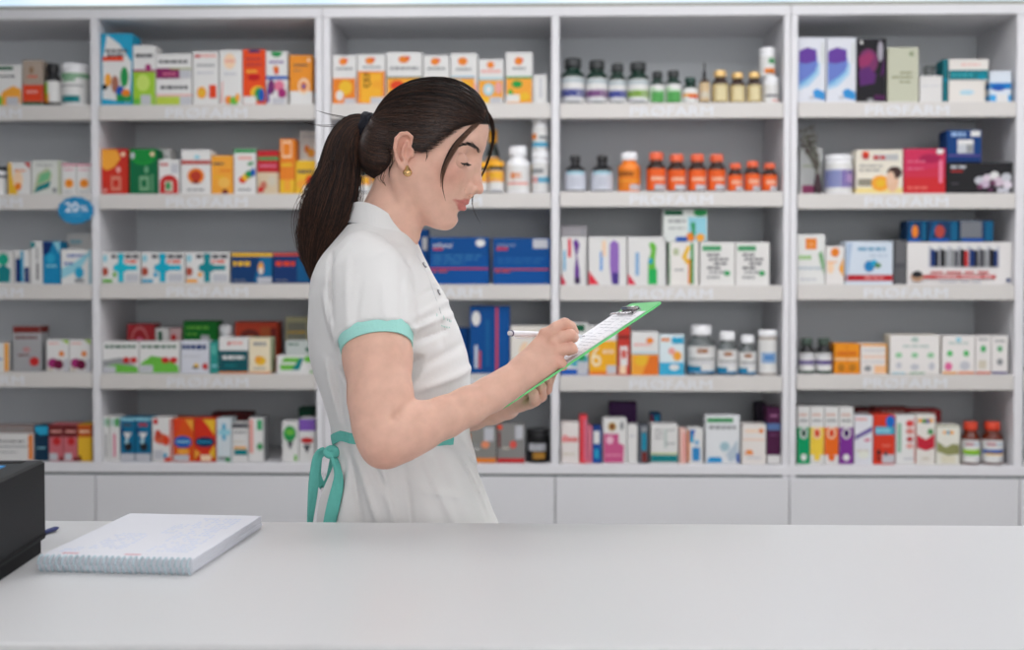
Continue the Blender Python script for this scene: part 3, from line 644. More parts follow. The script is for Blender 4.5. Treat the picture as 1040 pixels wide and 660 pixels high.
Yb(480, 495.5, 165, 'dark bottle with yellow cap by her nose', kind='jar')
Yb(496, 512, 164, 'short dark bottle with yellow cap, right of her nose', kind='jar')
Yb(494, 507, 132, 'tall dark bottle with yellow cap beside her forehead', dy=.115, kind='pill')
Bt(3, 2, 513.5, 539, 149, 'pill', whp, 'w', whp, [(28, 58, 48, 72, 'o'), (20, 80, 24, 34, 'P')], 'white pill bottle with orange mark')
C(3, 2, 530, 541, 167, 'y', [l_(10, 60, 90, 'O', 5)], 'yellow carton behind the white bottles', dy=.13)
Bt(3, 2, 540, 558.5, 154, 'jar', whp, 'w', whp, [(0, 100, 30, 50, 'c'), (0, 60, 62, 80, 's'), (5, 40, 30, 50, 'P')], 'lower of two stacked white tubs', cat='jar')
Bt(3, 2, 540.5, 557, 120.5, 'jar', whp, 'w', whp, [(0, 100, 10, 32, 'c'), (0, 35, 45, 70, 'o'), (45, 90, 45, 62, 's')], 'upper of two stacked white tubs', cat='jar', on=LAST['z'])
def blue(b0, spot=True):
    return [l_(5, 85, 38, 'w', 6)] if False else []
C(3, 3, 412, 435, 233, 'B', [r_(74, 62, 96, 86, 'w'), r_(0, 28, 100, 31, 'r')], 'blue carton half behind her collar', dy=.12)
C(3, 3, 436, 496.5, 241, 'B', [r_(0, 60, 100, 99, (0, 76, 146)), t_(6, 78, 32, 11, 'w', 'orthomol'), r_(6, 73, 23, 77, 'r'), e_(86, 88, 8, 8, 'w'), l_(6, 60, 88, (60, 130, 180), 3), l_(6, 52, 82, (60, 130, 180), 3), l_(6, 44, 60, (60, 130, 180), 3), r_(0, 32, 100, 35, (200, 60, 90)), l_(4, 26, 30, (210, 90, 70), 3)], 'large dark blue carton nearest her chin', dp=.12)
C(3, 3, 500.5, 559, 242, 'B', [r_(0, 60, 100, 99, (0, 76, 146)), t_(6, 82, 32, 8, (150, 170, 200), 'orthomol'), r_(6, 74, 26, 81, (190, 60, 90)), r_(70, 78, 96, 98, 'x'), l_(8, 54, 88, (40, 110, 165), 3), l_(8, 46, 82, (40, 110, 165), 3), r_(0, 31, 100, 34, (200, 80, 80)), l_(4, 26, 30, (200, 80, 80), 3)], 'large dark blue carton beside the upright', dp=.12)
C(3, 4, 455, 476, 333, 'B', [r_(80, 10, 84, 90, 'b')], 'blue carton behind the upright blue one', dy=.12)
C(3, 4, 477, 517.5, 311, 'B', [r_(1, 0, 66, 99, (0, 76, 146)), r_(65, 1, 72, 99, (200, 70, 90)), r_(72, 1, 99, 99, (0, 80, 152)), e_(16, 82, 11, 11, 'w'), r_(12, 8, 20, 42, (200, 210, 225)), r_(22, 8, 28, 34, (200, 80, 90)), r_(40, 10, 50, 80, (16, 96, 156))], 'upright dark blue carton with red stripe', dp=.12)
C(3, 4, 518.5, 558, 331, (236, 230, 222), [e_(38, 42, 16, 24, 'f'), r_(42, 12, 98, 60, 'w'), l_(10, 86, 90, 'e', 4)], 'cream carton behind the pen')
C(3, 4, 520, 556, 331, (110, 70, 50), [], 'dark brown carton in shadow behind the cream one', dy=.2) if False else None
C(3, 5, 473.5, 504, 433, (140, 138, 134), [r_(0, 0, 100, 13, 'o'), r_(60, 60, 92, 97, 'x'), e_(64, 50, 14, 10, (240, 150, 110)), r_(5, 40, 14, 80, 'o'), l_(20, 46, 46, 's', 5), l_(20, 36, 44, 'w', 4), r_(2, 18, 8, 40, 'w')], 'grey carton with orange base')
C(3, 5, 504.8, 533, 431, (140, 138, 136), [r_(0, 0, 100, 12, 'r'), e_(10, 93, 10, 7, 'R'), r_(66, 62, 94, 97, 'x'), e_(58, 48, 13, 10, (226, 90, 80)), r_(4, 40, 12, 80, 'a'), l_(20, 36, 44, 'e', 5)], 'grey carton with red base')
Bt(3, 5, 534.5, 558.5, 435, 'tub', black, (26, 26, 28), black, [(22, 74, 42, 72, 'x'), (35, 70, 10, 36, (180, 130, 50))], 'black tub with white and gold label', cat='jar')
for i, (a, q, c_) in enumerate(((340, 362, 'w'), (363, 390, 'c'), (392, 420, 'w'))):
    pass

# ---- bay 4
def Vb(i, x0, x1, top, col, desc):
    Bt(4, 1, x0, x1, top, 'pill', dgreen, 'w', dcap, [(0, 100, 20, 52, col), (10, 60, 26, 44, 'p' if col == 'm' else col), (0, 100, 78, 96, (190, 200, 205)), (15, 70, 2, 12, 'x')], desc)
Vb(0, 569.5, 594, 60, (50, 60, 140), 'large dark green bottle with blue label band')
Vb(1, 594.8, 617.5, 62, (120, 70, 130), 'dark green bottle with purple label band')
Vb(2, 618, 636, 65, (60, 70, 150), 'narrower dark green bottle with blue label band')
Vb(3, 636.6, 659.5, 64, (130, 170, 70), 'dark green bottle with leaf green label band')
for i, (a, q, tp) in enumerate(((660, 675, 73), (675.6, 692, 72))):
    Bt(4, 1, a, q, tp, 'pill', dgreen, (200, 226, 196), dcap, [(20, 80, 0, 60, (90, 170, 90)), (0, 100, 85, 100, 'w'), (40, 100, 70, 100, 'w')], 'small bottle with pale green label, ' + ('left of the two' if i == 0 else 'right of the two'))
Bt(4, 1, 693, 709, 79, 'pill', dgreen, 'w', mat((14, 60, 50), .4), [(0, 100, 40, 62, 'O'), (40, 90, 30, 52, 'R')], 'short bottle with orange stripe on white label')
Bt(4, 1, 710, 721, 63, 'drop', amber, (216, 190, 150), black, [(20, 80, 20, 50, 'e')], 'slim dropper bottle with gold label')
for i, (a, q, tp) in enumerate(((722.5, 740, 72), (741, 757, 74), (758, 773.5, 73.5))):
    Bt(4, 1, a, q, tp, 'pill', amber, (206, 186, 136), gold, [(30, 70, 10, 90, (228, 214, 170))], 'gold capped amber bottle, ' + ('next to the dropper bottle', 'middle of the three', 'next to the white bottles')[i])
Bt(4, 1, 774.5, 791, 79, 'jar', whp, 'w', whp, [(20, 80, 30, 42, 'd'), (50, 95, 4, 14, 'P')], 'white tub under another white tub', cat='jar')
Bt(4, 1, 771, 787, 49, 'jar', whp, 'w', whp, [(50, 90, 60, 84, 'g'), (34, 90, 8, 34, 'o'), (40, 70, 8, 20, 'a')], 'white tub with orange mark on another tub', cat='jar', on=LAST['z'])
for i, (a, q) in enumerate(((573.5, 595), (600.5, 622.5))):
    Bt(4, 2, a, q, 158, 'glass', black, (214, 218, 228), black, [(20, 80, 86, 98, 'q'), (36, 66, 20, 70, (200, 204, 216))], 'dark bottle with pale label, ' + ('left end of row' if i == 0 else 'beside the orange bottle'))
Bt(4, 2, 627.5, 650.5, 155, 'pill', orb, 'o', whp, [(4, 60, 66, 84, (150, 80, 30)), (50, 92, 0, 26, 'x'), (0, 100, 40, 46, 'O')], 'orange bottle with white cap')
for i, (a, q, tp) in enumerate(((656.5, 676.5, 155), (677.5, 697, 157), (698.5, 717.5, 157), (718.5, 737, 157))):
    Bt(4, 2, a, q, tp, 'pill', amber, (244, 104, 44), orp, [(30, 80, 45, 62, (246, 190, 160)), (42, 84, 0, 26, 'x'), (0, 20, 0, 100, (220, 90, 40))], 'amber bottle with orange label, %s of the four taller' % ('first', 'second', 'third', 'fourth')[i])
for i, (a, q, tp) in enumerate(((739, 754.5, 166), (756, 772, 164), (773.5, 789.5, 166))):
    Bt(4, 2, a, q, tp, 'pill', amber, (244, 104, 44), orp, [(30, 80, 40, 66, (246, 180, 150)), (48, 90, 0, 26, 'x')], 'small amber bottle with orange label, ' + ('left of three', 'middle of three', 'right of three')[i])
C(4, 3, 569.5, 596, 229, (214, 210, 216), [r_(80, 5, 90, 95, 'x')], 'pale carton standing behind the toothpaste cartons', dy=.12)
def brush(c1, c2, edge):
    return [r_(10, 30, 19, 72, (100, 180, 220)), edge, p_([(48, 90), (62, 96), (74, 84), (64, 62), (74, 30), (74, 4), (54, 4), (54, 34), (60, 58), (54, 74)], c1), r_(54, 3, 76, 16, c2), p_([(1, 2), (1, 24), (22, 2)], (220, 40, 80))]
C(4, 3, 569.5, 595.5, 240.5, 'w', brush('p', 'v', r_(28, 58, 40, 96, (230, 60, 80))), 'white carton with purple brush shape and red strip')
C(4, 3, 597.5, 636.5, 240.5, 'w', [r_(30, 30, 37, 70, (120, 170, 230)), r_(36, 60, 46, 92, 'f'), p_([(56, 86), (66, 94), (80, 86), (80, 6), (62, 2), (56, 40)], (150, 110, 190)), r_(62, 2, 80, 26, (80, 60, 140)), p_([(1, 2), (1, 30), (28, 2)], (226, 50, 70))], 'white carton with broad lilac tube shape')
C(4, 3, 637.5, 676, 240.5, 'w', [r_(20, 20, 30, 68, (140, 180, 220)), p_([(56, 86), (66, 90), (76, 80), (72, 50), (78, 6), (54, 2), (54, 50), (62, 70)], 'L'), r_(54, 2, 78, 34, (40, 180, 90)), e_(60, 50, 6, 6, 'c'), p_([(1, 2), (1, 24), (22, 2)], (226, 50, 80))], 'white carton with green tube shape')
C(4, 3, 679, 709.5, 246, (238, 234, 228), [l_(15, 70, 34, 'z', 16), p_([(44, 66), (62, 92), (74, 90), (60, 66), (72, 50), (58, 50)], 'y'), r_(66, 3, 76, 62, 'o'), r_(74, 3, 84, 98, 'g'), l_(20, 34, 50, 's', 4), r_(0, 0, 4, 98, 'g')], 'white carton with green and orange ribbon')
C(4, 3, 673.5, 718.5, 212.5, (226, 230, 226), [r_(2, 82, 44, 97, 'G'), e_(84, 90, 16, 12, 'g'), r_(56, 3, 98, 76, 'q'), e_(62, 16, 10, 14, 'o'), e_(84, 14, 10, 12, 'O'), p_([(62, 60), (72, 60), (72, 20), (66, 20)], 'g'), l_(12, 60, 50, 's', 8), r_(28, 2, 54, 16, 'b'), l_(12, 40, 50, 's', 4)], 'white carton with dark green tab lying on top', on=LAST['z'])
for i, (a, q) in enumerate(((711, 746.3), (747, 781.5))):
    C(4, 3, a, q, 246, (236, 234, 230), [r_(6, 80, 60, 92, (80, 160, 110)), l_(20, 68, 60, 'd', 5), l_(26, 58, 84, 'd', 5), l_(40, 48, 80, 'd', 5), l_(20, 38, 60, 'd', 5), l_(26, 28, 70, 's', 5), l_(20, 16, 56, 's', 5), e_(78, 28, 9, 6, (60, 170, 100))], 'white carton with small green label, ' + ('left of the pair' if i == 0 else 'right of the pair'))
C(4, 4, 569.5, 597.5, 328, 'w', [r_(20, 84, 88, 97, 'G'), e_(60, 30, 40, 14, (80, 170, 190)), r_(0, 0, 100, 12, 'b'), r_(60, 2, 98, 26, 'x'), l_(20, 68, 80, 's', 5), e_(76, 34, 14, 6, 'g')], 'white carton with green tab behind the clipboard')
C(4, 4, 598, 626.5, 331, 'w', [r_(0, 0, 100, 70, (244, 178, 40)), r_(0, 0, 100, 8, (240, 130, 40)), t_(8, 18, 36, 40, (250, 236, 200), '6'), l_(50, 44, 90, 'f', 8), r_(64, 3, 98, 20, 'x')], 'white and yellow carton marked 6')
C(4, 4, 627.2, 640, 332, (204, 60, 50), [r_(20, 20, 80, 60, 'w'), e_(50, 44, 22, 10, (220, 100, 90)), r_(0, 76, 100, 82, 'a'), r_(14, 3, 70, 20, 'f')], 'narrow red carton with white panel')
C(4, 4, 641, 669, 337, 'w', [e_(68, 80, 14, 7, 'o'), l_(10, 68, 70, 'P', 5), r_(0, 0, 100, 48, 'O'), p_([(40, 2), (98, 2), (98, 46), (70, 46)], (236, 120, 40)), e_(36, 34, 24, 12, 'y'), r_(4, 50, 96, 53, 'q')], 'white carton with glowing orange lower half')
C(4, 4, 669.6, 695, 340, (226, 240, 244), [r_(50, 78, 98, 94, 'c'), r_(0, 0, 100, 32, (60, 176, 216)), e_(72, 48, 18, 12, 'O'), e_(50, 60, 14, 9, 'P'), e_(60, 20, 20, 8, 'w'), l_(8, 84, 40, 'o', 8)], 'light blue and white carton with orange dab')
for i, (a, q, tp) in enumerate(((697.5, 726.5, 330), (728, 749, 336.5), (750, 768, 340))):
    Bt(4, 4, a, q, tp, 'pill', clear, 'w', whp, [(36, 62, 74, 92, (170, 120, 90)), (16, 84, 48, 56, 's'), (0, 100, 0, 8, (60, 140, 190)), (0, 46, 8, 26, (20, 130, 170)), (24, 70, 36, 42, 'x')], 'clear bottle with white cap, ' + ('largest of three', 'middle of three', 'smallest of three')[i])
Bt(4, 4, 769.5, 789.5, 335, 'tub', mat((170, 160, 150), .2, key='tinted'), 'w', whp, [(24, 76, 30, 62, (110, 160, 210)), (36, 64, 40, 54, (60, 120, 190))], 'straight jar with blue disc on white label', cat='jar')
C(4, 5, 569.5, 588, 429, (236, 228, 224), [l_(5, 52, 95, (236, 120, 120), 12), e_(24, 62, 14, 8, (240, 150, 150)), l_(10, 20, 80, 'e', 5)], 'cream carton with pink script')
C(4, 5, 588.6, 596.5, 422, (230, 70, 80), [r_(60, 5, 96, 92, 'i')], 'tall thin red carton')
C(4, 5, 597, 601.5, 433, (226, 130, 150), [r_(20, 10, 80, 30, 'i')], 'very thin pink carton')
C(4, 5, 602, 611, 434, (30, 80, 160), [r_(8, 55, 80, 90, 'w'), r_(20, 14, 70, 40, 'c'), r_(0, 94, 100, 100, 'n')], 'small blue and white carton')
C(4, 5, 612.5, 636.5, 425, 'w', [e_(38, 82, 18, 10, (190, 160, 90)), e_(38, 82, 9, 6, 'a'), e_(80, 84, 9, 10, 's'), p_([(2, 2), (86, 2), (90, 40), (66, 46), (66, 66), (2, 66)], (206, 90, 140)), e_(28, 52, 16, 9, (240, 190, 210)), l_(10, 16, 80, (226, 140, 170), 5)], 'white and pink carton with small crest')
C(4, 5, 637, 647.5, 432, 'w', [l_(20, 70, 80, 'x', 5)], 'narrow plain white carton')
C(4, 5, 619, 647, 409, (70, 36, 84), [r_(2, 3, 98, 12, 'v'), l_(20, 60, 80, (100, 60, 110), 5)], 'purple carton in the back row', dy=.14)
C(4, 5, 648.6, 658.5, 432, (96, 100, 110), [r_(30, 35, 80, 80, (20, 140, 170)), r_(34, 4, 86, 30, 'a'), r_(30, 84, 90, 96, 's')], 'narrow grey carton with teal and red blocks')
C(4, 5, 661, 688.5, 431, 'w', [r_(0, 4, 100, 22, 't'), r_(0, 24, 100, 27, (190, 200, 90)), l_(14, 84, 44, 's', 3), l_(14, 74, 44, 's', 3), l_(14, 64, 44, 's', 3), l_(56, 84, 90, 's', 3), r_(48, 40, 60, 88, (200, 210, 206)), l_(56, 50, 90, 's', 3)], 'white carton with teal base band')
C(4, 5, 661, 671.5, 420, (20, 90, 140), [r_(0, 20, 16, 96, 'r'), e_(60, 88, 24, 8, 'c')], 'small blue and red carton in back row', dy=.13)
C(4, 5, 690, 697.5, 436, (240, 200, 190), [r_(40, 5, 96, 90, 'P')], 'very thin peach carton')
C(4, 5, 698.3, 714, 435, 'w', [r_(10, 60, 40, 96, 'c'), r_(30, 8, 80, 46, (50, 140, 200)), r_(0, 5, 12, 95, 'o'), e_(60, 60, 14, 8, (120, 180, 220)), p_([(18, 96), (50, 96), (30, 70)], 'b')], 'white carton with blue figure and orange edge')
C(4, 5, 716.5, 751.5, 422, (232, 234, 236), [r_(4, 86, 80, 95, (60, 150, 90)), l_(10, 72, 88, 's', 7), p_([(4, 3), (48, 3), (46, 14), (10, 14)], (30, 150, 210)), e_(56, 36, 14, 10, (170, 200, 210)), p_([(60, 20), (94, 50), (94, 12), (70, 4)], (190, 205, 215)), r_(90, 3, 98, 22, 'b')], 'larger white carton with green top stripe')
C(4, 5, 753.5, 778, 431, (238, 232, 226), [e_(80, 84, 10, 6, 'o'), l_(14, 80, 66, 'f', 7), r_(4, 60, 96, 63, (244, 200, 170)), e_(30, 30, 16, 6, (240, 160, 100)), p_([(10, 24), (30, 34), (50, 24)], 'o'), l_(20, 14, 80, 'x', 4)], 'cream carton with small orange dot')
C(4, 5, 779.2, 794.5, 414, (78, 26, 66), [r_(0, 60, 100, 72, (90, 120, 170)), r_(0, 0, 100, 16, 'w'), l_(20, 84, 80, (170, 110, 150), 4), l_(20, 50, 80, (110, 60, 100), 4)], 'tall plum carton with blue band')
C(4, 5, 768, 778.5, 409, (50, 40, 54), [r_(60, 4, 96, 96, 'v')], 'dark carton in the back row', dy=.14)

# ---- bay 5
for i, (a, q) in enumerate(((810, 838.5), (839.5, 869.5))):
    C(5, 1, a, q, 38, (228, 230, 238), [p_([(3, 20), (3, 60), (60, 66), (80, 60), (78, 44), (40, 26)], (170, 208, 236)), p_([(4, 50), (4, 78), (30, 84), (66, 82), (72, 60), (60, 44), (30, 34), (4, 26)], (110, 130, 205)), p_([(4, 62), (6, 80), (36, 85), (68, 80), (66, 64), (30, 60)], (104, 64, 158)), p_([(4, 30), (40, 40), (70, 52), (60, 44), (20, 28)], (120, 180, 225)), p_([(60, 8), (98, 4), (98, 16), (70, 22), (54, 18)], (60, 150, 215)), e_(50, 8, 10, 3, 'x'), r_(84, 60, 94, 92, (220, 224, 222))],
      'tall white carton with violet blue cloud, ' + ('left of the pair' if i == 0 else 'right of the pair'))
C(5, 1, 870.5, 900, 39, (30, 28, 34), [e_(38, 64, 34, 20, (120, 50, 100)), p_([(4, 50), (40, 56), (66, 44), (60, 30), (10, 26)], (90, 40, 110)), p_([(4, 70), (40, 80), (60, 72), (40, 58), (8, 56)], (150, 50, 100)), e_(80, 80, 10, 16, (170, 165, 175)), e_(14, 94, 5, 3, 'w'), p_([(80, 40), (94, 46), (94, 74)], (80, 30, 90)), r_(60, 4, 98, 12, (80, 30, 80)), e_(46, 4, 12, 3, 's')], 'tall black carton with magenta cloud')
C(5, 1, 901.5, 933, 48, (200, 202, 180), [l_(40, 52, 80, (150, 150, 120), 4), l_(14, 44, 80, (150, 150, 120), 4), l_(38, 36, 80, (150, 150, 120), 3), r_(70, 84, 84, 92, (150, 160, 130))], 'sage green carton')
C(5, 1, 934, 957, 77, (226, 224, 222), [l_(10, 60, 90, 'x', 4)], 'low off-white carton')
zz = LAST['z']
C(5, 1, 963.5, 1001, 82.5, (234, 228, 222), [e_(50, 48, 20, 12, (190, 220, 235)), l_(30, 40, 64, 'q', 6), r_(96, 4, 100, 96, 'e')], 'cream carton under the teal striped one', dp=.09)
C(5, 1, 963.5, 1004, 60, (234, 228, 222), [l_(30, 72, 80, 'P', 6), r_(0, 6, 100, 50, (20, 120, 132)), l_(8, 24, 60, (60, 180, 190), 8), e_(84, 20, 12, 16, (0, 140, 160))], 'cream carton with teal stripe, on top', on=LAST['z'], dp=.09)
C(5, 1, 957.5, 963, 60, (20, 110, 120), [l_(20, 50, 90, 'c', 4)], 'thin teal carton on end')
C(5, 1, 1005, 1027.5, 72, (222, 230, 240), [r_(0, 42, 100, 62, (30, 130, 200)), e_(40, 46, 30, 10, 'b'), r_(0, 0, 100, 24, (70, 170, 230)), r_(30, 2, 84, 26, 'w')], 'white carton with bright blue bands')
# low glass cup with combs on the off-white carton
b = MB(); gx = W(944, 70, YF + .055).x
b.lathe([(.016, 0), (.019, .002), (.022, .04), (.0205, .04), (.018, .004), (.001, .0035)], 0, 0, 0, clear, 24)
cup = b.build('glass_cup'); cup.location = (gx, YF + .058, zz + .0006)
finish(cup, 5, 1, 'small clear glass cup on the low off-white carton', 'glass', 'glasses')
del cup['group']
Bt(5, 2, 837.5, 866, 158, 'tub', whp, 'w', whp, [(0, 100, 16, 76, (70, 90, 180)), (48, 100, 16, 76, (130, 80, 160)), (60, 84, 34, 60, (210, 180, 220))], 'white tub with blue and violet label', cat='jar')
C(5, 2, 812, 835.5, 150, (226, 228, 226), [l_(14, 60, 70, 'z', 4), r_(0, 2, 100, 12, 'w'), e_(84, 34, 12, 6, (80, 160, 120)), r_(10, 4, 90, 22, (170, 80, 120)), p_([(60, 6), (98, 6), (98, 24), (70, 20)], (60, 30, 90))], 'pale carton behind the dried twigs', dy=.13)
C(5, 2, 869.5, 917, 152, (238, 230, 214), [r_(0, 0, 100, 14, (240, 220, 150)), r_(4, 18, 34, 34, (150, 145, 130)), e_(52, 24, 20, 18, 'O'), e_(52, 24, 10, 9, 'y'), e_(78, 30, 13, 26, (232, 190, 160)), e_(82, 48, 16, 14, (70, 50, 45)), e_(74, 36, 9, 15, (236, 196, 168)), r_(36, 76, 90, 90, (190, 190, 190)), l_(36, 78, 64, 'r', 8), e_(20, 86, 8, 8, (190, 60, 60)), r_(13, 88, 26, 96, 'R'), l_(6, 62, 60, 's', 3), l_(6, 52, 50, 's', 3)], 'cream carton with a dark haired face and orange slice')
C(5, 2, 918, 960.5, 151, (206, 50, 90), [r_(0, 0, 100, 36, (206, 44, 50)), p_([(0, 36), (98, 36), (98, 60), (0, 48)], (206, 50, 76)), e_(62, 78, 26, 10, (170, 30, 80)), e_(86, 94, 9, 6, 'w'), r_(84, 24, 92, 74, (236, 130, 160)), l_(8, 70, 50, (230, 120, 150), 3), l_(8, 54, 46, (230, 120, 150), 3), l_(8, 10, 56, (230, 110, 100), 6)], 'pink and red carton')
C(5, 2, 961.5, 1030, 165, (34, 33, 36), [l_(6, 82, 34, 'x', 8), l_(6, 70, 24, 'r', 4), l_(6, 30, 20, 'd', 4), e_(50, 42, 8, 13, 'x'), e_(61, 50, 7, 12, (220, 205, 215)), e_(57, 30, 8, 12, (200, 180, 200)), e_(72, 58, 7, 13, 'w'), e_(78, 38, 9, 15, (210, 190, 205)), e_(90, 52, 8, 14, 'x'), e_(92, 28, 7, 14, (225, 215, 225)), e_(70, 34, 4, 8, (110, 60, 90)), e_(50, 22, 4, 8, (120, 70, 100)), e_(66, 12, 4, 8, (90, 50, 80)), r_(76, 3, 94, 18, (200, 200, 210))], 'wide black carton with white orchids', dp=.1)
C(5, 2, 961.5, 997, 132, (12, 62, 122), [l_(12, 80, 58, (150, 180, 220), 14), r_(68, 80, 96, 97, 'w'), r_(30, 28, 76, 64, (200, 204, 210)), r_(30, 56, 76, 70, 'w'), r_(56, 30, 74, 56, 's'), r_(0, 19, 100, 23, (110, 80, 150)), r_(0, 3, 100, 10, 'n')], 'navy carton with white jar picture', on=LAST['z'], dp=.09)
C(5, 3, 809.5, 838, 238, (234, 234, 230), [r_(30, 70, 70, 92, 'o'), r_(40, 76, 60, 84, (244, 160, 90)), l_(6, 50, 50, (150, 200, 120), 8), p_([(76, 60), (88, 68), (98, 40), (96, 20)], (110, 170, 110)), l_(4, 30, 90, (190, 200, 210), 5), l_(10, 8, 70, 'x', 4)], 'white carton with orange square and green leaf')
C(5, 3, 838.6, 857.5, 250, (236, 232, 228), [e_(50, 84, 24, 12, 'o'), e_(26, 44, 18, 16, 'f'), r_(6, 56, 60, 60, (250, 180, 120)), p_([(70, 40), (96, 70), (96, 20)], 'O')], 'small white carton with orange disc')
C(5, 3, 858.5, 907, 245, (216, 226, 238), [r_(0, 8, 100, 22, (186, 36, 44)), l_(40, 13, 80, (240, 150, 150), 5), l_(26, 78, 84, (120, 170, 200), 8), e_(50, 42, 11, 13, (40, 130, 190)), e_(60, 50, 7, 7, 'c'), e_(68, 44, 7, 6, (90, 140, 90)), p_([(2, 3), (2, 96), (14, 96), (8, 40)], (180, 200, 225)), l_(50, 64, 88, (190, 205, 220), 5)], 'pale blue carton with red band')
C(5, 3, 908.5, 920.5, 244, (92, 92, 96), [r_(0, 40, 100, 46, 'd'), r_(10, 50, 90, 96, (104, 104, 108))], 'narrow dark grey carton')
wide = [r_(20, 40, 88, 92, 'x')]
for q in range(7):
    x_ = 22 + q * 9.3
    wide += [r_(x_, 42, x_ + 4.6, 84, ('n', 'k', 's', 'k', 'n', 'd', 'k')[q]), r_(x_ + 4.6, 42, x_ + 8, 80, ('k', 's', 'd', 'r', 'k', 's', 'n')[q]), e_(x_ + 4, 90, 3.4, 8, 'w')]
wide += [l_(22, 26, 82, (210, 110, 110), 5), r_(3, 14, 84, 22, (204, 70, 70)), l_(28, 15, 80, (236, 180, 180), 5), e_(9, 18, 6, 12, (190, 150, 120)), e_(9, 24, 5, 8, 'k'), l_(30, 5, 70, 'x', 4), r_(94, 6, 98, 14, 'n')]
C(5, 3, 921.3, 1028, 246, (234, 230, 228), wide, 'very wide white carton with windows of dark bottles', dp=.1)
zt5 = LAST['z']
for i, (a, q) in enumerate(((906.5, 941), (941.8, 973), (973.8, 1009))):
    C(5, 3, a if i else 921, q, 224, (14, 56, 96), [e_(40, 50, 16, 30, ('o', (180, 70, 60), 'x')[i]), r_(76, 6, 98, 96, (10, 96, 136)), p_([(2, 4), (20, 96), (34, 96), (10, 4)], (10, 90, 140)), r_(10, 3, 70, 16, 'b')] + ([r_(4, 20, 66, 97, (120, 124, 130))] if i == 2 else []), 'navy carton lying on the wide carton, ' + ('left', 'middle', 'right')[i], on=zt5, dp=.09)
for i, (a, q) in enumerate(((811, 827.5), (828.2, 845))):
    Bt(5, 4, a, q, 343, 'pill', black, 'w', mat((60, 76, 66), .4), [(0, 100, 38, 62, (90, 70, 140)), (20, 80, 80, 92, 'x'), (0, 100, 0, 6, 'G')], 'dark bottle with violet banded label, ' + ('leftmost' if i == 0 else 'second'))
C(5, 4, 847.5, 873.5, 349, (240, 150, 34), [r_(0, 44, 100, 52, (246, 200, 150)), l_(10, 62, 90, (220, 110, 30), 12), e_(26, 20, 14, 14, (190, 120, 30)), e_(70, 20, 14, 14, (190, 120, 30)), r_(48, 3, 52, 96, (226, 130, 26))], 'orange carton with pale stripe')
C(5, 4, 874.2, 901, 349, (240, 234, 228), [r_(0, 92, 100, 100, 'O'), r_(52, 2, 98, 28, (248, 196, 150)), l_(8, 76, 92, 'x', 5), l_(8, 54, 92, (246, 190, 150), 5), e_(26, 18, 14, 10, 's'), l_(8, 38, 92, 'x', 4), r_(94, 2, 100, 98, 'O')], 'white carton with orange trim')
gd = [e_(18, 48, 7, 7, (150, 205, 160)), e_(50, 48, 7, 7, (150, 205, 160)), e_(82, 48, 7, 7, (150, 205, 160)), e_(50, 88, 8, 7, (180, 200, 190)), l_(26, 68, 78, (190, 205, 198), 6), e_(18, 22, 6, 8, 'x'), e_(50, 18, 9, 8, 'x'), e_(84, 20, 6, 10, 'x')]
C(5, 4, 903.5, 954.5, 340, (238, 234, 230), gd + [r_(5, 0.9, 30, 4, 'q'), r_(40, .9, 70, 4, (110, 170, 130))], 'wide white carton with three pale green marks', side='e')
C(5, 4, 956.5, 990, 341, (238, 234, 230), [e_(24, 54, 9, 8, (90, 190, 110)), e_(74, 54, 9, 8, (90, 190, 110)), l_(20, 78, 80, (190, 205, 198), 6), e_(20, 20, 12, 11, (226, 110, 160)), e_(70, 22, 16, 12, 'x'), e_(50, 90, 8, 6, 'q'), r_(2, .9, 46, 6, 'O'), r_(50, .9, 98, 6, (240, 140, 80))], 'white carton with green marks and pink flower')
C(5, 4, 990.6, 1006.5, 341, (236, 232, 228), [e_(50, 66, 18, 9, (80, 180, 110)), l_(20, 88, 80, 's', 5), r_(20, 14, 70, 36, 'e'), r_(2, .9, 98, 6, (220, 100, 60))], 'slim white carton with red foot line')
C(5, 4, 1007, 1024, 341, (236, 232, 228), [e_(50, 66, 16, 8, (110, 180, 130)), l_(20, 84, 80, 's', 5), e_(50, 32, 18, 9, 's'), r_(2, .9, 98, 6, (70, 60, 130))], 'slim white carton with violet foot line')
for i, (a, q, c_, nm) in enumerate(((810, 822.5, (0, 160, 100), 'green'), (823, 836.7, (248, 210, 70), 'yellow'), (837.2, 851.8, (242, 110, 30), 'orange'), (852.4, 866.8, (130, 50, 150), 'purple'))):
    C(5, 5, a, q, 413, 'w', [r_(0, 0 if i % 3 == 0 else 16, 100, 64, c_), l_(14, 84, 80, (220, 170, 150), 4), e_(50, 54, 32, 10, 'w' if i in (0, 3) else 'f'), e_(50, 54, 20, 7, (20, 80, 60) if i == 0 else ((60, 20, 90) if i == 3 else 'R')), e_(50, 12, 24, 6, 'w' if i % 3 == 0 else c_), l_(16, 74, 84, 's', 4)], 'tall narrow white carton with %s lower part' % nm)
C(5, 5, 867.6, 886.5, 422, (230, 230, 236), [p_([(2, 50), (2, 58), (96, 78), (96, 68)], (110, 90, 160)), l_(6, 90, 70, 'P', 5), e_(70, 50, 18, 3, 'i'), l_(10, 26, 80, 'e', 4), e_(50, 20, 30, 8, (236, 238, 226))], 'white carton with violet slanting script')
C(5, 5, 887.2, 909, 421, (222, 62, 38), [e_(78, 86, 22, 12, (30, 110, 200)), r_(6, 60, 98, 76, (60, 170, 200)), l_(12, 64, 80, 'q', 8), r_(40, 3, 98, 20, 'x'), e_(24, 24, 9, 6, 'k'), e_(24, 12, 8, 5, 'a'), l_(40, 36, 80, (240, 130, 110), 4), e_(58, 22, 8, 5, 'd')], 'orange red carton with blue disc and cyan band')
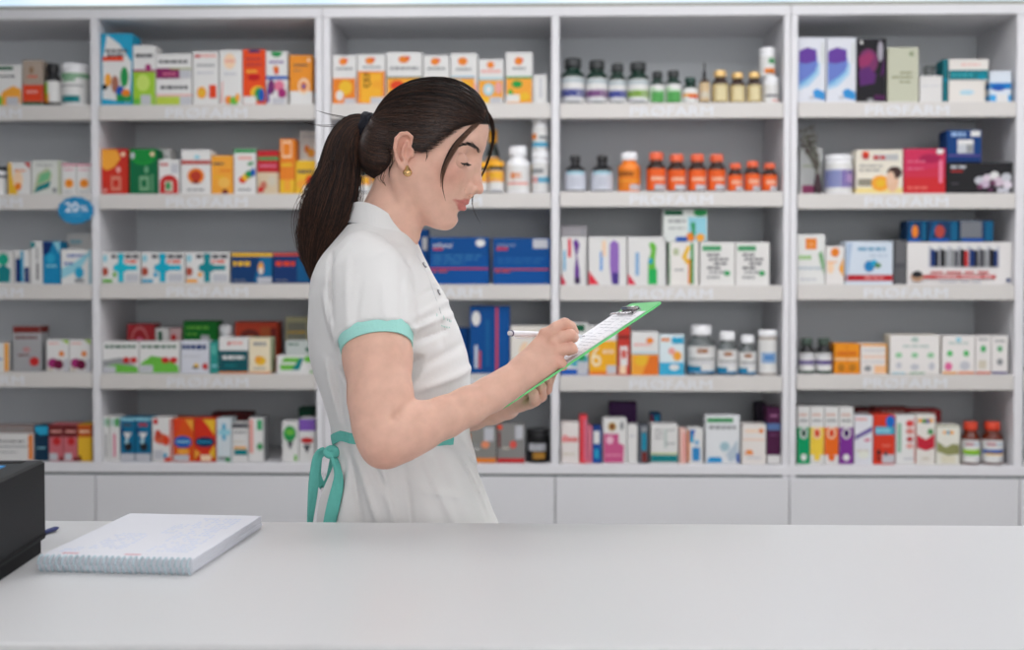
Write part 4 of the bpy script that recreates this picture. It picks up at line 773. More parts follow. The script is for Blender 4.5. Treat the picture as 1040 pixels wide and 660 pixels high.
C(5, 5, 909.8, 930, 422, (234, 234, 232), [r_(8, 25, 26, 85, (140, 190, 160)), e_(70, 84, 20, 7, (230, 80, 80)), e_(70, 68, 20, 6, (226, 140, 130)), e_(70, 52, 16, 5, 'r'), e_(70, 38, 18, 5, 'P'), l_(40, 10, 90, 'x', 4), r_(94, 3, 99, 97, (230, 120, 110))], 'white carton with red spots and green spine')
C(5, 5, 930.6, 950, 421, (236, 232, 224), [l_(10, 84, 90, 'O', 8), e_(40, 87, 10, 5, 'g'), e_(60, 87, 8, 5, 'b'), p_([(2, 34), (2, 60), (50, 50), (96, 62), (96, 34), (50, 28)], (200, 40, 60)), e_(74, 66, 16, 6, (80, 150, 90)), l_(30, 10, 70, 'e', 5)], 'white carton with crimson wave')
C(5, 5, 951, 975, 432, (236, 234, 222), [r_(0, 97, 100, 100, (140, 140, 90)), p_([(2, 34), (2, 60), (40, 44), (70, 54), (98, 50), (98, 28), (50, 24)], (150, 152, 100)), l_(28, 78, 76, 'O', 8), e_(50, 82, 7, 5, 'c'), r_(20, 5, 80, 24, (230, 224, 200))], 'white carton with olive wave')
for i, (a, q) in enumerate(((975.8, 995), (996.5, 1018.5))):
    Bt(5, 5, a, q, 428, 'pill', brown, 'w', rcap, [(20, 80, 74, 90, (200, 210, 220)), (24, 50, 76, 88, 'r'), (10, 84, 40, 58, ('l', 'b')[i]), (20, 90, 34, 44, ('L', 'y')[i]), (60, 90, 6, 20, 'x')], 'brown bottle with red cap, ' + ('lime mark on label' if i == 0 else 'larger with blue yellow label'))
for i, (a, q, tp, c_) in enumerate(((868, 886, 415, (110, 30, 34)), (888, 925, 414.5, (150, 50, 46)), (926, 956, 416, (170, 46, 50)))):
    C(5, 5, a, q, tp, c_, [l_(20, 92, 80, (220, 180, 170), 3)], '%s red carton in the back row' % ('dark', 'wide', 'bright')[i], dy=.14)

# dried twigs in a narrow glass vase
vx = W(830.5, 180, YF + .03)
zsh = SHZ[5][2] + .0008
root = thing('twig_vase', (vx.x, YF + .03, zsh), 'dried dark twigs leaning in a slim vase, second shelf, fifth bay', 'vase')
b = MB(); b.lathe([(.012, 0), (.0135, .002), (.0135, .04), (.009, .07), (.009, .075), (.0075, .075), (.0075, .068), (.0115, .04), (.0115, .004), (.001, .003)], 0, 0, 0, mat((60, 40, 46), .2, key='dark_glass'), 20)
b.build('vase', root)
b = MB(); twm = mat((70, 48, 44), .8, noise=.3, key='twig'); twg = mat((122, 124, 114), .8, key='dried_flower')
rr = random.Random(3)
for q in range(16):
    a0 = rr.uniform(0, 2 * PI); L_ = rr.uniform(.16, .235)
    tilt = rr.uniform(-.085, -.01) ; ty = rr.uniform(-.01, .035)
    pts = []
    for j in range(9):
        f = j / 8
        pts.append(Vector((tilt * f * f + .003 * math.sin(7 * f + a0), ty * f * f, .03 + L_ * f)))
    pts = [p for p in pts if p.x > -.064]
    if len(pts) > 2:
        b.tube(pts, [.0030 * (1 - .6 * i / len(pts)) for i in range(len(pts))], twm if q % 2 else twg, 5)
        for j in range(3, len(pts)):
            for s_ in range(3):
                d = Vector((rr.uniform(-.8, .8), rr.uniform(-.8, .8), rr.uniform(.2, 1))).normalized() * .017
                e = pts[j] + d
                if e.x < -.068: continue
                b.tube([pts[j], pts[j] + d * .5, e], [.0014, .0024, .0008], twg if rr.random() < .6 else twm, 4)
b.build('twigs', root)
# ================================================================= signed distance modelling
def A(*v): return np.array(v, dtype=np.float64)
def nv(v): return np.array(tuple(v), dtype=np.float64)
class Prim:
    __slots__ = ('f', 'c', 'r', 'k', 'op')
    def __init__(s, f, c, r, k=.004, op='u'):
        s.f = f; s.c = np.asarray(c, float); s.r = float(r); s.k = k; s.op = op
def cone(a, b, ra, rb, k=.004, op='u'):
    a = nv(a); b = nv(b); ab = b - a; L2 = max(ab.dot(ab), 1e-12)
    def f(P):
        t = np.clip((P - a) @ ab / L2, 0, 1)
        return np.linalg.norm(P - a - t[:, None] * ab, axis=1) - (ra + (rb - ra) * t)
    return Prim(f, (a + b) / 2, np.sqrt(L2) / 2 + max(ra, rb), k, op)
def ell(c, r, M=None, k=.004, op='u'):
    """ellipsoid; M rows = local axes"""
    c = nv(c); r = nv(r)
    M_ = np.eye(3) if M is None else np.asarray(M, float)
    def f(P):
        q = (P - c) @ M_.T
        k0 = np.linalg.norm(q / r, axis=1); k1 = np.linalg.norm(q / (r * r), axis=1)
        return k0 * (k0 - 1) / np.maximum(k1, 1e-9)
    return Prim(f, c, r.max(), k, op)
def chain(pts, rs, k=.004, op='u'):
    return [cone(pts[i], pts[i + 1], rs[i], rs[i + 1], k, op) for i in range(len(pts) - 1)]
def combine(prims, P, act=None):
    d = np.full(len(P), 1.0)
    for i, p in enumerate(prims):
        if act is not None and not act[i]: continue
        e = p.f(P); k = p.k
        if p.op == 'u':
            h = np.clip(.5 + .5 * (d - e) / k, 0, 1)
            d = d * (1 - h) + e * h - k * h * (1 - h)
        elif p.op == 's':
            h = np.clip(.5 - .5 * (d + e) / k, 0, 1)
            d = d * (1 - h) + (-e) * h + k * h * (1 - h)
        elif p.op == 'i':
            h = np.clip(.5 - .5 * (d - e) / k, 0, 1)
            d = d * (1 - h) + e * h + k * h * (1 - h)
        elif p.op == 'd':           # displacement
            d = d - e
    return d
def polygonize(prims, lo, hi, h, B=14):
    lo = np.asarray(lo, float); hi = np.asarray(hi, float)
    n = (np.ceil((hi - lo) / h / B).astype(int)) * B + 1
    vol = np.full(n, 1.0, np.float32)
    cs = np.array([p.c for p in prims]); rs = np.array([p.r for p in prims]); ks = np.array([p.k for p in prims])
    isu = np.array([p.op == 'u' for p in prims])
    Rb = B * h * .8661
    nb = (n - 1) // B + 1
    for bi in range(nb[0]):
        for bj in range(nb[1]):
            bc = lo + (np.array([bi, bj, 0]) + .5) * B * h
            dxy = np.hypot(cs[:, 0] - bc[0], cs[:, 1] - bc[1])
            if not np.any((dxy < rs + Rb + ks) & isu): continue
            for bk in range(nb[2]):
                bc[2] = lo[2] + (bk + .5) * B * h
                act = np.linalg.norm(cs - bc, axis=1) < rs + Rb + ks + .002
                if not np.any(act & isu): continue
                i0 = np.array([bi, bj, bk]) * B
                i1 = np.minimum(i0 + B, n)
                if np.any(i1 <= i0): continue
                ax = [lo[a] + np.arange(i0[a], i1[a]) * h for a in range(3)]
                g = np.stack(np.meshgrid(*ax, indexing='ij'), -1).reshape(-1, 3)
                vol[i0[0]:i1[0], i0[1]:i1[1], i0[2]:i1[2]] = combine(prims, g, act).reshape(i1 - i0)
    return nets(vol, lo, h)
def nets(vol, lo, h):
    s = vol < 0
    c = [(i, j, k) for i in (0, 1) for j in (0, 1) for k in (0, 1)]
    sh = tuple(v - 1 for v in vol.shape)
    cnt = np.zeros(sh, np.int8)
    for i, j, k in c:
        cnt += s[i:i + sh[0], j:j + sh[1], k:k + sh[2]]
    cells = np.argwhere((cnt > 0) & (cnt < 8))
    idx = np.full(sh, -1, np.int32); idx[tuple(cells.T)] = np.arange(len(cells))
    acc = np.zeros((len(cells), 3)); num = np.zeros(len(cells))
    vals = {}
    for q in c:
        vals[q] = vol[cells[:, 0] + q[0], cells[:, 1] + q[1], cells[:, 2] + q[2]].astype(float)
    for q in c:
        for a in range(3):
            if q[a] == 0:
                r = list(q); r[a] = 1; r = tuple(r)
                v0, v1 = vals[q], vals[r]
                m = (v0 < 0) != (v1 < 0)
                t = np.where(m, v0 / np.where(m, v0 - v1, 1), 0)
                p = np.array(q, float)[None, :].repeat(len(cells), 0); p[:, a] += t
                acc += p * m[:, None]; num += m
    V = lo + (cells + acc / num[:, None]) * h
    F = []
    for a in range(3):
        b, d = (a + 1) % 3, (a + 2) % 3
        sl0 = [slice(1, -1)] * 3; sl1 = [slice(1, -1)] * 3
        sl0[a] = slice(0, -1); sl1[a] = slice(1, None)
        s0 = s[tuple(sl0)]; s1 = s[tuple(sl1)]
        e = np.argwhere(s0 != s1)
        sg = s0[tuple(e.T)]
        off = np.array([1, 1, 1]); off[a] = 0
        e = e + off
        def cell(db, dd):
            q = e.copy(); q[:, b] -= db; q[:, d] -= dd
            return idx[q[:, 0], q[:, 1], q[:, 2]]
        quad = np.stack([cell(0, 0), cell(1, 0), cell(1, 1), cell(0, 1)], 1)
        quad[~sg] = quad[~sg][:, ::-1]
        F.append(quad)
    F = np.concatenate(F)
    F = F[(F >= 0).all(1)]
    return V, F
def relax(V, F, it=1, lam=.5):
    E = np.concatenate([F[:, [0, 1]], F[:, [1, 2]], F[:, [2, 3]], F[:, [3, 0]]])
    for _ in range(it):
        acc = np.zeros_like(V); num = np.zeros(len(V))
        for a in range(3):
            acc[:, a] = np.bincount(E[:, 0], V[E[:, 1], a], len(V)) + np.bincount(E[:, 1], V[E[:, 0], a], len(V))
        num = np.bincount(E[:, 0], None, len(V)) + np.bincount(E[:, 1], None, len(V))
        V = V + lam * (acc / np.maximum(num, 1)[:, None] - V)
    return V
def np_mesh(name, V, F, material, parent=None, colors=None, smooth=True):
    me = bpy.data.meshes.new(name)
    n = F.shape[1]
    me.vertices.add(len(V)); me.vertices.foreach_set('co', np.asarray(V, np.float32).ravel())
    me.loops.add(F.size); me.loops.foreach_set('vertex_index', np.asarray(F, np.int32).ravel())
    me.polygons.add(len(F)); me.polygons.foreach_set('loop_start', np.arange(0, F.size, n, dtype=np.int32))
    me.update(calc_edges=True)
    me.polygons.foreach_set('use_smooth', np.full(len(F), smooth))
    if colors is not None:
        at = me.color_attributes.new('Col', 'FLOAT_COLOR', 'POINT')
        cc = np.ones((len(V), 4), np.float32); cc[:, :3] = colors
        at.data.foreach_set('color', cc.ravel())
    me.materials.append(material)
    me.update()
    o = bpy.data.objects.new(name, me)
    link(o, parent)
    return o
def grad(prims, P, e=.0008):
    g = np.zeros_like(P)
    for a in range(3):
        d = np.zeros(3); d[a] = e
        g[:, a] = combine(prims, P + d) - combine(prims, P - d)
    return g / np.maximum(np.linalg.norm(g, axis=1), 1e-9)[:, None]
def drop(prims, pix, y0=1.35):
    """where the sight lines through the given points meet the surface"""
    O = nv(CAMP); D = np.array([nv(ray(a, b).normalized()) for a, b in pix])
    t = (y0 / D[:, 1])
    for _ in range(60):
        P = O + D * t[:, None]
        t = t + np.clip(combine(prims, P), -.01, .05) * .8
    return O + D * t[:, None]

# ================================================================= the woman
YW = 1.90
S = 1.0 / 631.6
ang = math.radians(17)
HO = nv(W(414, 155, YW))
HU = A(math.cos(ang), 0, -math.sin(ang)); HV = A(math.sin(ang), 0, math.cos(ang)); HW = A(0, 1, 0)
HM = np.stack([HU, HV, HW])
def hp(u, v, w): return HO + S * (u * HU + v * HV + w * HW)
def loc(px, py, w=0):
    d = nv(W(px, py, YW + w * S)) - HO
    return (d @ HU / S, d @ HV / S)
def hpp(px, py, w): return nv(W(px, py, YW + w * S))
def hell(c, r, k=4, op='u', M=None):
    return ell(hp(*c), A(*r) * S, HM if M is None else M @ HM, k * S, op)
def hcone(a, b, ra, rb, k=4, op='u'): return cone(hp(*a), hp(*b), ra * S, rb * S, k * S, op)
def rotuv(deg):
    a = math.radians(deg); return np.array([[math.cos(a), math.sin(a), 0], [-math.sin(a), math.cos(a), 0], [0, 0, 1]])
def two(f):
    return [f(1), f(-1)]

# -- head
body = []
body.append(hell((14, 18, 0), (54, 54, 46), 6))
body.append(hell((38, 38, 0), (35, 35, 38), 14))
body.append(hell((33, -12, 0), (37, 46, 36), 18))
body += two(lambda s: hcone((8, -22, 33 * s), (50, -54, 10 * s), 12, 8, 16))
body.append(hell((57, -50.5, 0), (11, 11, 13), 8))
body.append(hcone((40, -56, 0), (57, -54, 0), 6, 6, 12))
body += two(lambda s: hell((49, -3, 24 * s), (12.5, 11.5, 13), 12))
body += two(lambda s: hcone((66, 27, 6 * s), (58, 28, 28 * s), 5, 5, 8))
body += two(lambda s: hell((70, 13, 22 * s), (10, 8, 13), 7, 's'))           # eye sockets
body.append(hell((56, -30, 0), (15, 15, 17), 8))                                  # muzzle
body.append(hcone((67.5, 22, 0), (75, -5, 0), 3.6, 4.8, 6))                      # nose bridge
body.append(hcone((75, -5, 0), (80.5, -14.8, 0), 4.5, 4.9, 3))
body += two(lambda s: hell((73, -17, 7.2 * s), (6.4, 5.2, 4.6), 4))
body += two(lambda s: hell((76, -22.8, 4.4 * s), (3.6, 2.4, 1.9), 1.0, 's'))
body.append(hcone((75, -21.5, 0), (71.5, -28, 0), 2.4, 2.6, 2.5))
body += two(lambda s: hcone((66.8, -13, 12.0 * s), (66.0, -21, 12.4 * s), .7, .8, 2.0, 's'))
# lips
lip = []
for s in (1, -1):
    lip += [hcone((72.2, -30.6, 2 * s), (68.5, -31.4, 9 * s), 2.7, 2.3, 1.6), hcone((68.5, -31.4, 9 * s), (58.0, -31.6, 18.6 * s), 2.3, 1.3, 1.6),
            hcone((70.4, -37.6, 0), (67, -36.8, 8 * s), 3.2, 2.7, 1.6), hcone((67, -36.8, 8 * s), (58.5, -32.6, 18.2 * s), 2.7, 1.2, 1.6)]
body += lip
for s in (1, -1):
    body += [hcone((75.5, -34.0, 0), (71.5, -33.9, 8 * s), .9, .8, 1.0, 's'), hcone((71.5, -33.9, 8 * s), (61.5, -32.2, 18.5 * s), .8, .7, 1.0, 's')]
body.append(hell((70.5, -44.5, 0), (4, 3, 9), 4, 's'))
# eyes: hollow for the eyeball
eu, ev = loc(464.5, 163.5, -31)
EYE = [(eu + 1.6, ev + .8, -32), (eu + 1.6, ev + .8, 32)]
for e in EYE:
    body.append(hell((e[0] - 2.5, e[1], e[2]), (5.5, 6, 7.5), 4))
# ears
for s in (-1, 1):
    def ep(px, py, w):
        u, v = loc(px, py, -w); return hp(u, v, w * s)
    body.append(ell(ep(409.5, 152, 48), A(8.5, 17, 3.2) * S, rotuv(8) @ HM, 2.5 * S))
    helix = [(417.5, 146, 49), (418, 139, 51), (413.5, 135.4, 53), (407.5, 135.8, 55), (402.6, 141, 57), (401.3, 150, 57), (402.8, 160, 55), (406.5, 168, 53), (410.5, 172, 51)]
    body += chain([ep(*q) for q in helix], [1.6 * S, 2.0 * S, 2.2 * S, 2.3 * S, 2.3 * S, 2.2 * S, 2.2 * S, 2.4 * S, 3.0 * S], .8 * S)
    body.append(cone(ep(411, 168, 50), ep(411.5, 171, 50), 3.8 * S, 3.6 * S, 2 * S))
    anti = [(413, 144, 52), (409, 150, 53.5), (408.6, 157, 53.5), (411, 164, 52)]
    body += chain([ep(*q) for q in anti], [1.5 * S, 1.7 * S, 1.8 * S, 1.6 * S], 1.2 * S)
    body.append(cone(ep(418.3, 153, 48.5), ep(418.2, 158, 48.5), 2.4 * S, 2.4 * S, 1.5 * S))
    body.append(ell(ep(414.2, 155, 52.5), A(3.4, 6.5, 4.5) * S, HM, 1.2 * S, 's'))
    body.append(ell(ep(406.2, 147, 57), A(1.6, 7, 2.6) * S, rotuv(-8) @ HM, 1 * S, 's'))
# neck
nk = [W(411, 183, YW), W(398.5, 220, YW), W(389, 258, YW)]
for s in (-1, 1):
    off = Vector((0, .004 * s, 0))
    body += chain([p + off for p in nk], [.0425, .0440, .050], .014)
body.append(cone(W(404, 178, YW - .055), W(420, 240, YW - .018), .010, .009, .014))
# inner torso (under the clothes)
TS = [  # row, front px, back px, half width
    (214, 404, 364, .040), (224, 411, 357, .052), (236, 418, 348, .066), (248, 424, 339, .092), (258, 428, 332, .128), (268, 433.5, 327, .156), (282, 441, 322, .172), (300, 451, 319, .176), (332, 464.5, 317.5, .168),
    (360, 473.5, 319, .160), (376, 476.5, 323, .155), (400, 478, 330, .149), (430, 476, 338, .140), (452, 475, 342.5, .137), (466, 478.5, 341, .140), (483, 485, 336, .149),
    (502, 494, 330, .158), (531, 507, 323.5, .170), (570, 517, 318, .178), (610, 520, 317, .182)]
tz = []; tf = []; tb = []; tw = []
for py, fx, bx, hw_ in TS:
    p = W(fx, py, YW); q = W(bx, py, YW)
    tz.append(p.z); tf.append(p.x); tb.append(q.x); tw.append(hw_)
tz = np.array(tz)[::-1]; tf = np.array(tf)[::-1]; tb = np.array(tb)[::-1]; tw = np.array(tw)[::-1]
# smooth interpolation tables
zz_ = np.linspace(tz[0], tz[-1], 240)
def sm(a):
    y = np.interp(zz_, tz, a); k = np.array([1, 4, 7, 10, 7, 4, 1], float); k /= k.sum()
    return np.convolve(np.pad(y, 3, 'edge'), k, 'valid')
tfs, tbs, tws = sm(tf), sm(tb), sm(tw)
def torso(shr, zlo, zhi, ex=2.35):
    def f(P):
        z = P[:, 2]
        fr = np.interp(z, zz_, tfs); bk = np.interp(z, zz_, tbs); hw_ = np.interp(z, zz_, tws)
        xc = bk + (fr - bk) * .46; rf = fr - xc - shr; rb = xc - bk - shr; ry = hw_ - shr
        dx = P[:, 0] - xc; rx = np.where(dx > 0, rf, rb)
        g = ((np.abs(dx) / rx) ** ex + (np.abs(P[:, 1] - YW) / ry) ** ex) ** (1 / ex)
        d = (g - 1) * np.minimum(rx, ry) * .9
        return np.maximum(d, np.maximum(zlo - z, z - zhi) * .8)
    c = A((tf.mean() + tb.mean()) / 2, YW, (zlo + zhi) / 2)
    return Prim(f, c, math.hypot((zhi - zlo) / 2, .24), .012)
body.append(torso(.026, .80, W(0, 236, YW).z))
# -- right arm (near the camera)
RA = [(373, 276, 1.770, .043), (379, 318, 1.722, .0475), (383.5, 362, 1.684, .0480), (386.5, 405, 1.655, .0445), (389, 430, 1.643, .0415), (391.5, 443, 1.640, .0405)]
body += chain([W(a, b, y) for a, b, y, r in RA], [r for *_, r in RA], .012)
body.append(Prim(cone(W(401, 425, 1.606), W(419, 407, 1.622), .0055, .0050).f, W(410, 416, 1.61), .04, .006, 's'))
body.append(ell(W(389, 462, 1.642), A(.022, .022, .016), None, .014))
RF = [(393, 446, 1.640, .0375), (408, 440, 1.646, .0375), (424.5, 433.5, 1.655, .0345), (452, 423.5, 1.674, .0288), (474.5, 413, 1.690, .0270), (499, 400, 1.708, .0248), (514, 391.5, 1.720, .0232)]
body += chain([W(a, b, y) for a, b, y, r in RF], [r for *_, r in RF], .010)
# right hand
rh = []
def hchain(pts, k=.003, kk=None):
    P_ = [W(a, b, y) for a, b, y, r in pts]; R_ = [r for *_, r in pts]
    rh.extend(chain(P_, R_, k))
wr = (516, 390, 1.722)
rh += [cone(W(514, 390, 1.722), W(535, 373, 1.740), .0225, .0205, .012)]
for (ax, ay, az, ar), (bx, by, bz, br) in [((528, 374, 1.738, .015), (553.5, 342, 1.762, .0100)), ((528, 378, 1.734, .015), (561, 350, 1.757, .0108)),
                                            ((528, 382, 1.732, .015), (565.5, 358.5, 1.752, .0105)), ((526, 389, 1.732, .015), (565.5, 367.5, 1.750, .0100)),
                                            ((524, 392, 1.738, .013), (560, 373.5, 1.750, .0080)), ((530, 374, 1.752, .014), (556, 358, 1.772, .012))]:
    rh.append(cone(W(ax, ay, az), W(bx, by, bz), ar, br, .009))
body += rh; rh = []
# fingers: mcp, pip, dip, tip
RFING = [
    [(554.5, 341.5, 1.760, .0100), (564, 333, 1.757, .0092), (573.5, 328.6, 1.760, .0090), (580, 331.5, 1.776, .0080), (583.5, 337.5, 1.796, .0070)],
    [(562, 349, 1.756, .0104), (571, 342.5, 1.749, .0092), (579.3, 340.2, 1.750, .0092), (582.5, 342.5, 1.770, .0080), (578.5, 346, 1.792, .0070)],
    [(566.5, 358, 1.752, .0100), (573.5, 354.5, 1.745, .0086), (580.3, 353.6, 1.746, .0086), (582, 355, 1.764, .0075), (577, 357, 1.784, .0066)],
    [(565, 367.5, 1.750, .0096), (568.5, 367.5, 1.744, .0080), (570.5, 369.5, 1.746, .0078), (572, 372, 1.760, .0068), (568, 373, 1.772, .0060)]]
for fg in RFING:
    hchain(fg, .0022)
    for q in rh: q.k = .0014
    body += rh; rh = []
body.append(ell(W(551.5, 336.8, 1.757), A(.006, .004, .006), None, .006))
body.append(ell(W(562, 346, 1.747), A(.006, .005, .006), None, .006)); body.append(ell(W(567.5, 355.5, 1.743), A(.006, .005, .006), None, .006))
hchain([(530, 374, 1.765, .0135), (549, 360, 1.790, .0115), (563, 350, 1.806, .0098), (575, 345, 1.815, .0080)], .005)      # thumb on the far side
body += rh; rh = []
# -- left arm (far side)
LA = [(378, 276, 2.028, .043), (388, 340, 2.070, .0460), (398, 400, 2.085, .0420), (405, 438, 2.085, .0385)]
body += chain([W(a, b, y) for a, b, y, r in LA], [r for *_, r in LA], .012)
LF = [(407, 440, 2.083, .0375), (430, 437, 2.060, .0350), (455, 428, 2.020, .0300), (480, 420.5, 1.975, .0255), (500, 415.5, 1.938, .0238)]
body += chain([W(a, b, y) for a, b, y, r in LF], [r for *_, r in LF], .010)
hchain([(498, 416, 1.940, .0225), (515, 413, 1.912, .0215)], .010)
for a_, b_ in [((512, 414, 1.912, .014), (530, 411.5, 1.868, .0105)), ((512, 412, 1.915, .014), (533, 408, 1.882, .0108)), ((512, 410, 1.920, .014), (535, 404, 1.898, .0108)), ((512, 408, 1.926, .013), (536, 400, 1.914, .0105))]:
    rh.append(cone(W(*a_[:3]), W(*b_[:3]), a_[3], b_[3], .008))
body += rh; rh = []
LFING = [
    [(530, 411.5, 1.868, .0098), (538, 409.5, 1.835, .0092), (543.3, 407, 1.808, .0088), (541.5, 399.5, 1.792, .0080), (537.5, 393.5, 1.790, .0072)],
    [(533, 408, 1.882, .0104), (543, 406.5, 1.850, .0096), (549.5, 402.5, 1.822, .0092), (549.5, 393, 1.808, .0084), (545.5, 386.5, 1.806, .0076)],
    [(535, 404, 1.898, .0104), (547, 401, 1.868, .0096), (555, 395, 1.842, .0092), (557.5, 385.5, 1.828, .0084), (554.5, 379, 1.826, .0076)],
    [(536, 400, 1.914, .0100), (548, 395, 1.890, .0092), (557, 387, 1.868, .0088), (561, 378, 1.858, .0080), (559.5, 372, 1.856, .0072)]]
for fg in LFING:
    hchain(fg, .002); body += rh; rh = []
hchain([(508, 410, 1.900, .0130), (518, 404, 1.872, .0115), (527, 400.5, 1.850, .0100), (534, 397.5, 1.835, .0085)], .006)   # thumb under the board
body += rh; rh = []

person = thing('person', (float(hp(0, 0, 0)[0]), YW, 0),
               'woman in white short sleeved tunic writing on a green clipboard, dark ponytail', 'person')
def child(o, parent=person):
    o.parent = parent
    o.location = -person.location if parent is person else Vector((0, 0, 0))
    return o
V, F = polygonize(body, (-.42, 1.56, .78), (.15, 2.16, 1.73), .0021)
V = relax(V, F, 2, .5)
skin = np.array(lin((225, 182, 162))[:3])
colr = np.tile(skin, (len(V), 1))
hl = (V - HO) @ HM.T / S
inhead = np.linalg.norm(hl, axis=1) < 110
def blend(mask, c):
    global colr
    c = np.array(lin(c)[:3]); colr = colr * (1 - mask[:, None]) + c * mask[:, None]
def gauss(c, r):
    c = np.asarray(c, float); return np.exp(-((hl - c) ** 2).sum(1) / (r * r)) * inhead
hi_ = np.where(inhead)[0]
dl = np.full(len(V), 9.0); dl[hi_] = combine(lip, V[hi_]) / S
lm = np.clip((1.15 - dl) / .8, 0, 1) * (hl[:, 0] > 55) * inhead
for s in (-1, 1):
    blend(gauss((50, -8, 30 * s), 16) * .40, (214, 130, 112))
    blend(gauss((eu, ev + 7, 30 * s), 9) * .25, (186, 128, 108))
blend(gauss((80, -12, 0), 8) * .25, (214, 128, 108))
blend(gauss((-4, 2, -50), 20) * .45, (218, 138, 118))
blend(lm * .88, (198, 110, 104))
for fg in RFING:
    for q in (0, 2):
        c = nv(W(*fg[q][:3])); blend(np.exp(-((V - c) ** 2).sum(1) / .012 ** 2) * .30, (212, 132, 112))
for fg in LFING:
    c = nv(W(*fg[2][:3])); blend(np.exp(-((V - c) ** 2).sum(1) / .014 ** 2) * .25, (205, 130, 108))
blend(np.exp(-((V - nv(W(390, 470, 1.62))) ** 2).sum(1) / .03 ** 2) * .25, (206, 132, 112))
skm = bpy.data.materials.new('skin'); skm.use_nodes = True
nt = skm.node_tree; bs = nt.nodes['Principled BSDF']
at = nt.nodes.new('ShaderNodeVertexColor'); at.layer_name = 'Col'
tc = nt.nodes.new('ShaderNodeTexCoord'); no = nt.nodes.new('ShaderNodeTexNoise'); no.inputs['Scale'].default_value = 55; no.inputs['Detail'].default_value = 5
mx = nt.nodes.new('ShaderNodeMix'); mx.data_type = 'RGBA'; mx.blend_type = 'MULTIPLY'; mx.inputs[0].default_value = 1
rp = nt.nodes.new('ShaderNodeValToRGB'); rp.color_ramp.elements[0].position = .3; rp.color_ramp.elements[0].color = (.93, .90, .89, 1)
rp.color_ramp.elements[1].position = .7; rp.color_ramp.elements[1].color = (1.04, 1.03, 1.03, 1)
nt.links.new(tc.outputs['Object'], no.inputs['Vector']); nt.links.new(no.outputs['Fac'], rp.inputs[0])
nt.links.new(at.outputs['Color'], mx.inputs[6]); nt.links.new(rp.outputs[0], mx.inputs[7]); nt.links.new(mx.outputs[2], bs.inputs['Base Color'])
n2 = nt.nodes.new('ShaderNodeTexNoise'); n2.inputs['Scale'].default_value = 900
bp = nt.nodes.new('ShaderNodeBump'); bp.inputs['Strength'].default_value = .12; bp.inputs['Distance'].default_value = .001
nt.links.new(tc.outputs['Object'], n2.inputs['Vector']); nt.links.new(n2.outputs['Fac'], bp.inputs['Height']); nt.links.new(bp.outputs['Normal'], bs.inputs['Normal'])
bs.inputs['Roughness'].default_value = .5; bs.inputs['Specular IOR Level'].default_value = .35
bs.inputs['Subsurface Weight'].default_value = .12; bs.inputs['Subsurface Radius'].default_value = (1, .35, .2); bs.inputs['Subsurface Scale'].default_value = .006
child(np_mesh('body', V, F, skm, person, colr))

# -- eyes, lids, lashes, brows
skp = mat((212, 164, 144), .5, key='eyelid_skin')
def sphere_part(c, r, test, n=40):
    """patch of a sphere in head axes; test(dir)->bool"""
    vs = []; fs = []; ix = {}
    for i in range(n + 1):
        th = PI * i / n
        for j in range(2 * n):
            ph = PI * j / n
            d = (math.sin(th) * math.cos(ph), math.cos(th), math.sin(th) * math.sin(ph))
            ix[(i, j)] = len(vs); vs.append((d, hp(c[0] + r * d[0], c[1] + r * d[1], c[2] + r * d[2])))
    for i in range(n):
        for j in range(2 * n):
            q = [ix[(i, j)], ix[(i, (j + 1) % (2 * n))], ix[(i + 1, (j + 1) % (2 * n))], ix[(i + 1, j)]]
            m = np.mean([vs[k][0] for k in q], axis=0)
            if test(m): fs.append(q)
    return [v[1] for v in vs], fs
scl = mat((206, 196, 190), .2, key='eye_white'); irs = mat((62, 46, 36), .15, key='iris'); ppl = mat((12, 10, 10), .1, key='pupil')
lashm = mat((26, 18, 16), .6, key='lash')
